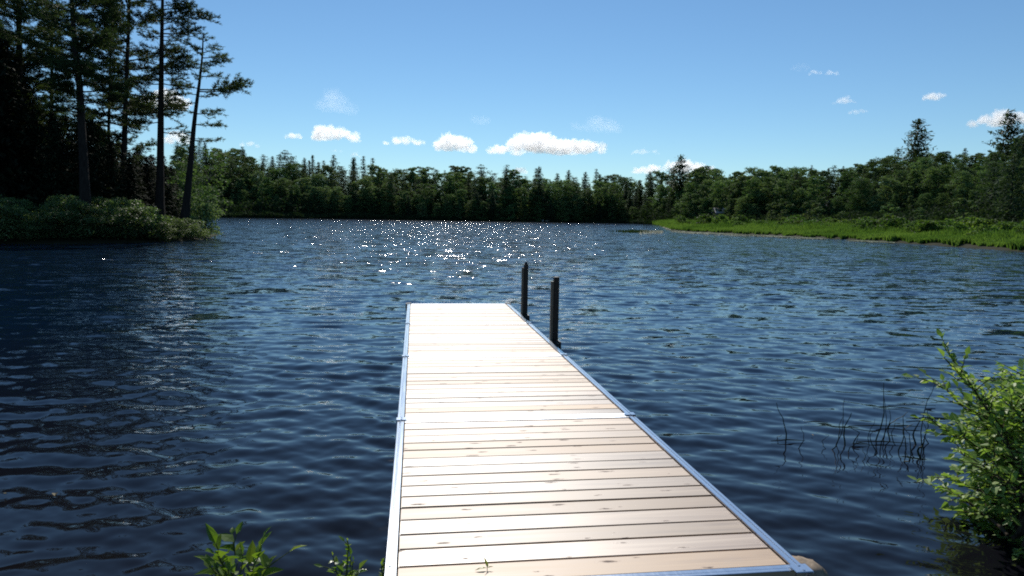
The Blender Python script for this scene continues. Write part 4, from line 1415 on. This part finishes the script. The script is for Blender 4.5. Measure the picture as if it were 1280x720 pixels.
def cloud(x0, x1, y0, y1, label, mat='cloud', puffs=26, prof=None, group=None, vox=None):
    k = CD / F_PX
    cx, cy = (x0 + x1) / 2, (y0 + y1) / 2
    cen = at(cx, cy, CD)
    wm, hm = (x1 - x0) * k, (y1 - y0) * k
    bm = bmesh.new()
    for i in range(puffs):
        u = crng.uniform(-0.94, 0.94)
        env = prof(u) if prof else (1 - u * u) ** 0.5
        rad = hm * crng.uniform(0.16, 0.34) * (0.35 + 0.65 * env)
        z = -hm / 2 + rad * 0.7 + max(0, hm * env - rad * 1.7) * crng.random() ** 0.8
        mtx = Matrix.Translation((u * (wm / 2 - rad), crng.normal(0, 0.16) * min(wm, hm * 3), z)) @ Matrix.Diagonal((rad * 1.45, rad * 1.5, rad, 1))
        bmesh.ops.create_icosphere(bm, subdivisions=2, radius=1, matrix=mtx)
    tmp = bpy.data.meshes.new('tmp'); bm.to_mesh(tmp); bm.free()
    to = bpy.data.objects.new('tmp', tmp); COL.objects.link(to)
    md = to.modifiers.new('r', 'REMESH'); md.mode = 'VOXEL'; md.voxel_size = vox or max(hm / 40, wm / 150)
    dg = bpy.context.evaluated_depsgraph_get()
    me_ = bpy.data.meshes.new_from_object(to.evaluated_get(dg))
    bpy.data.objects.remove(to); bpy.data.meshes.remove(tmp)
    me_.name = 'cloud'
    nrm = [v.normal.copy() for v in me_.vertices]
    sc = hm
    for v, nn_ in zip(me_.vertices, nrm):
        q_ = v.co / sc
        f = 0.18 * mnoise.noise(q_ * 3.2) + 0.15 * mnoise.noise(q_ * 7.5) + 0.10 * mnoise.noise(q_ * 16)
        v.co = v.co + nn_ * f * sc
        if v.co.z < -hm * 0.44: v.co.z = -hm * 0.44 + (v.co.z + hm * 0.44) * 0.3
    me_.materials.clear(); me_.materials.append(MAT[mat])
    o = obj('cloud', me_)
    o.location = tuple(cen); o.rotation_euler = (0, 0, -az_of(cx))
    return tag(o, label, 'cloud', group)


cloud(607, 760, 163, 193, 'largest white cloud, long with a flat base, over the middle of the wood', puffs=70,
      prof=lambda u: float(np.interp(u, [-1, -0.75, -0.55, -0.3, 0.0, 0.5, 0.85, 1], [0.15, 0.3, 0.75, 1.0, 0.75, 0.72, 0.55, 0.2])))
cloud(540, 597, 164, 190, 'rounded white cloud just left of the largest one', puffs=36, prof=lambda u: float(np.interp(u, [-1, -0.5, -0.1, 0.4, 1], [0.4, 0.8, 1.0, 0.75, 0.2])))
cloud(478, 535, 170, 182, 'thin flat white cloud left of the rounded cloud', puffs=30)
cloud(387, 453, 155, 176, 'second largest white cloud, over the left hill', puffs=40, prof=lambda u: float(np.interp(u, [-1, -0.6, 0, 0.6, 1], [0.4, 1.0, 0.8, 0.6, 0.2])))
cloud(355, 379, 164, 174, 'small white puff touching the left of the cloud over the hill', puffs=14)
cloud(298, 325, 176, 184, 'small flat cloud low beside the left pines', 'cloud_thin', puffs=16)
cloud(414, 430, 186, 190, 'tiny cloud low over the left hill, left of its twin', 'cloud_thin', puffs=10)
cloud(436, 452, 190, 197, 'tiny cloud almost touching the treetops of the left hill', 'cloud_thin', puffs=10)
cloud(784, 895, 196, 217, 'white cloud bank behind the tufted pine crown', puffs=46, prof=lambda u: float(np.interp(u, [-1, -0.4, 0.1, 0.5, 1], [0.2, 0.5, 0.8, 0.95, 0.4])))
cloud(788, 826, 185, 193, 'small flat cloud above the bank behind the tufted pine', 'cloud_thin', puffs=20)
cloud(636, 661, 207, 218, 'white cloud scrap peeping above the trees below the largest cloud', puffs=14)
cloud(1153, 1183, 115, 125, 'compact little cloud highest over the right hill', puffs=18)
cloud(1059, 1086, 136, 143, 'flat little cloud, lower of two left of the layered pine', 'cloud_thin', puffs=16)
cloud(1041, 1069, 120, 130, 'thin little cloud, upper of two left of the layered pine', 'cloud_thin', puffs=14)
cloud(1213, 1300, 138, 158, 'white cloud behind the highest pine at the right edge', puffs=36)
cloud(983, 1015, 79, 90, 'thin scattered cloud high on the right, left of its round neighbour', 'cloud_wisp', puffs=14)
cloud(1010, 1028, 86, 94, 'small streak of cloud high on the right under the scattered one', 'cloud_thin', puffs=10)
cloud(1031, 1048, 86, 94, 'round scrap of cloud high on the right beside the streak', 'cloud_thin', puffs=10)
cloud(170, 240, 113, 137, 'white cloud showing through the boughs of the straight pine', puffs=36)
cloud(205, 240, 163, 181, 'white cloud low between the straight pine and the leaning pine', puffs=24)
cloud(396, 446, 110, 142, 'faint wide wisp of cloud above the left hill', 'cloud_wisp', puffs=26)
cloud(704, 784, 144, 166, 'faint stretched wisp of cloud above the largest cloud', 'cloud_wisp', puffs=30)
cloud(584, 616, 141, 156, 'faint small wisp of cloud above the rounded cloud', 'cloud_wisp', puffs=16)
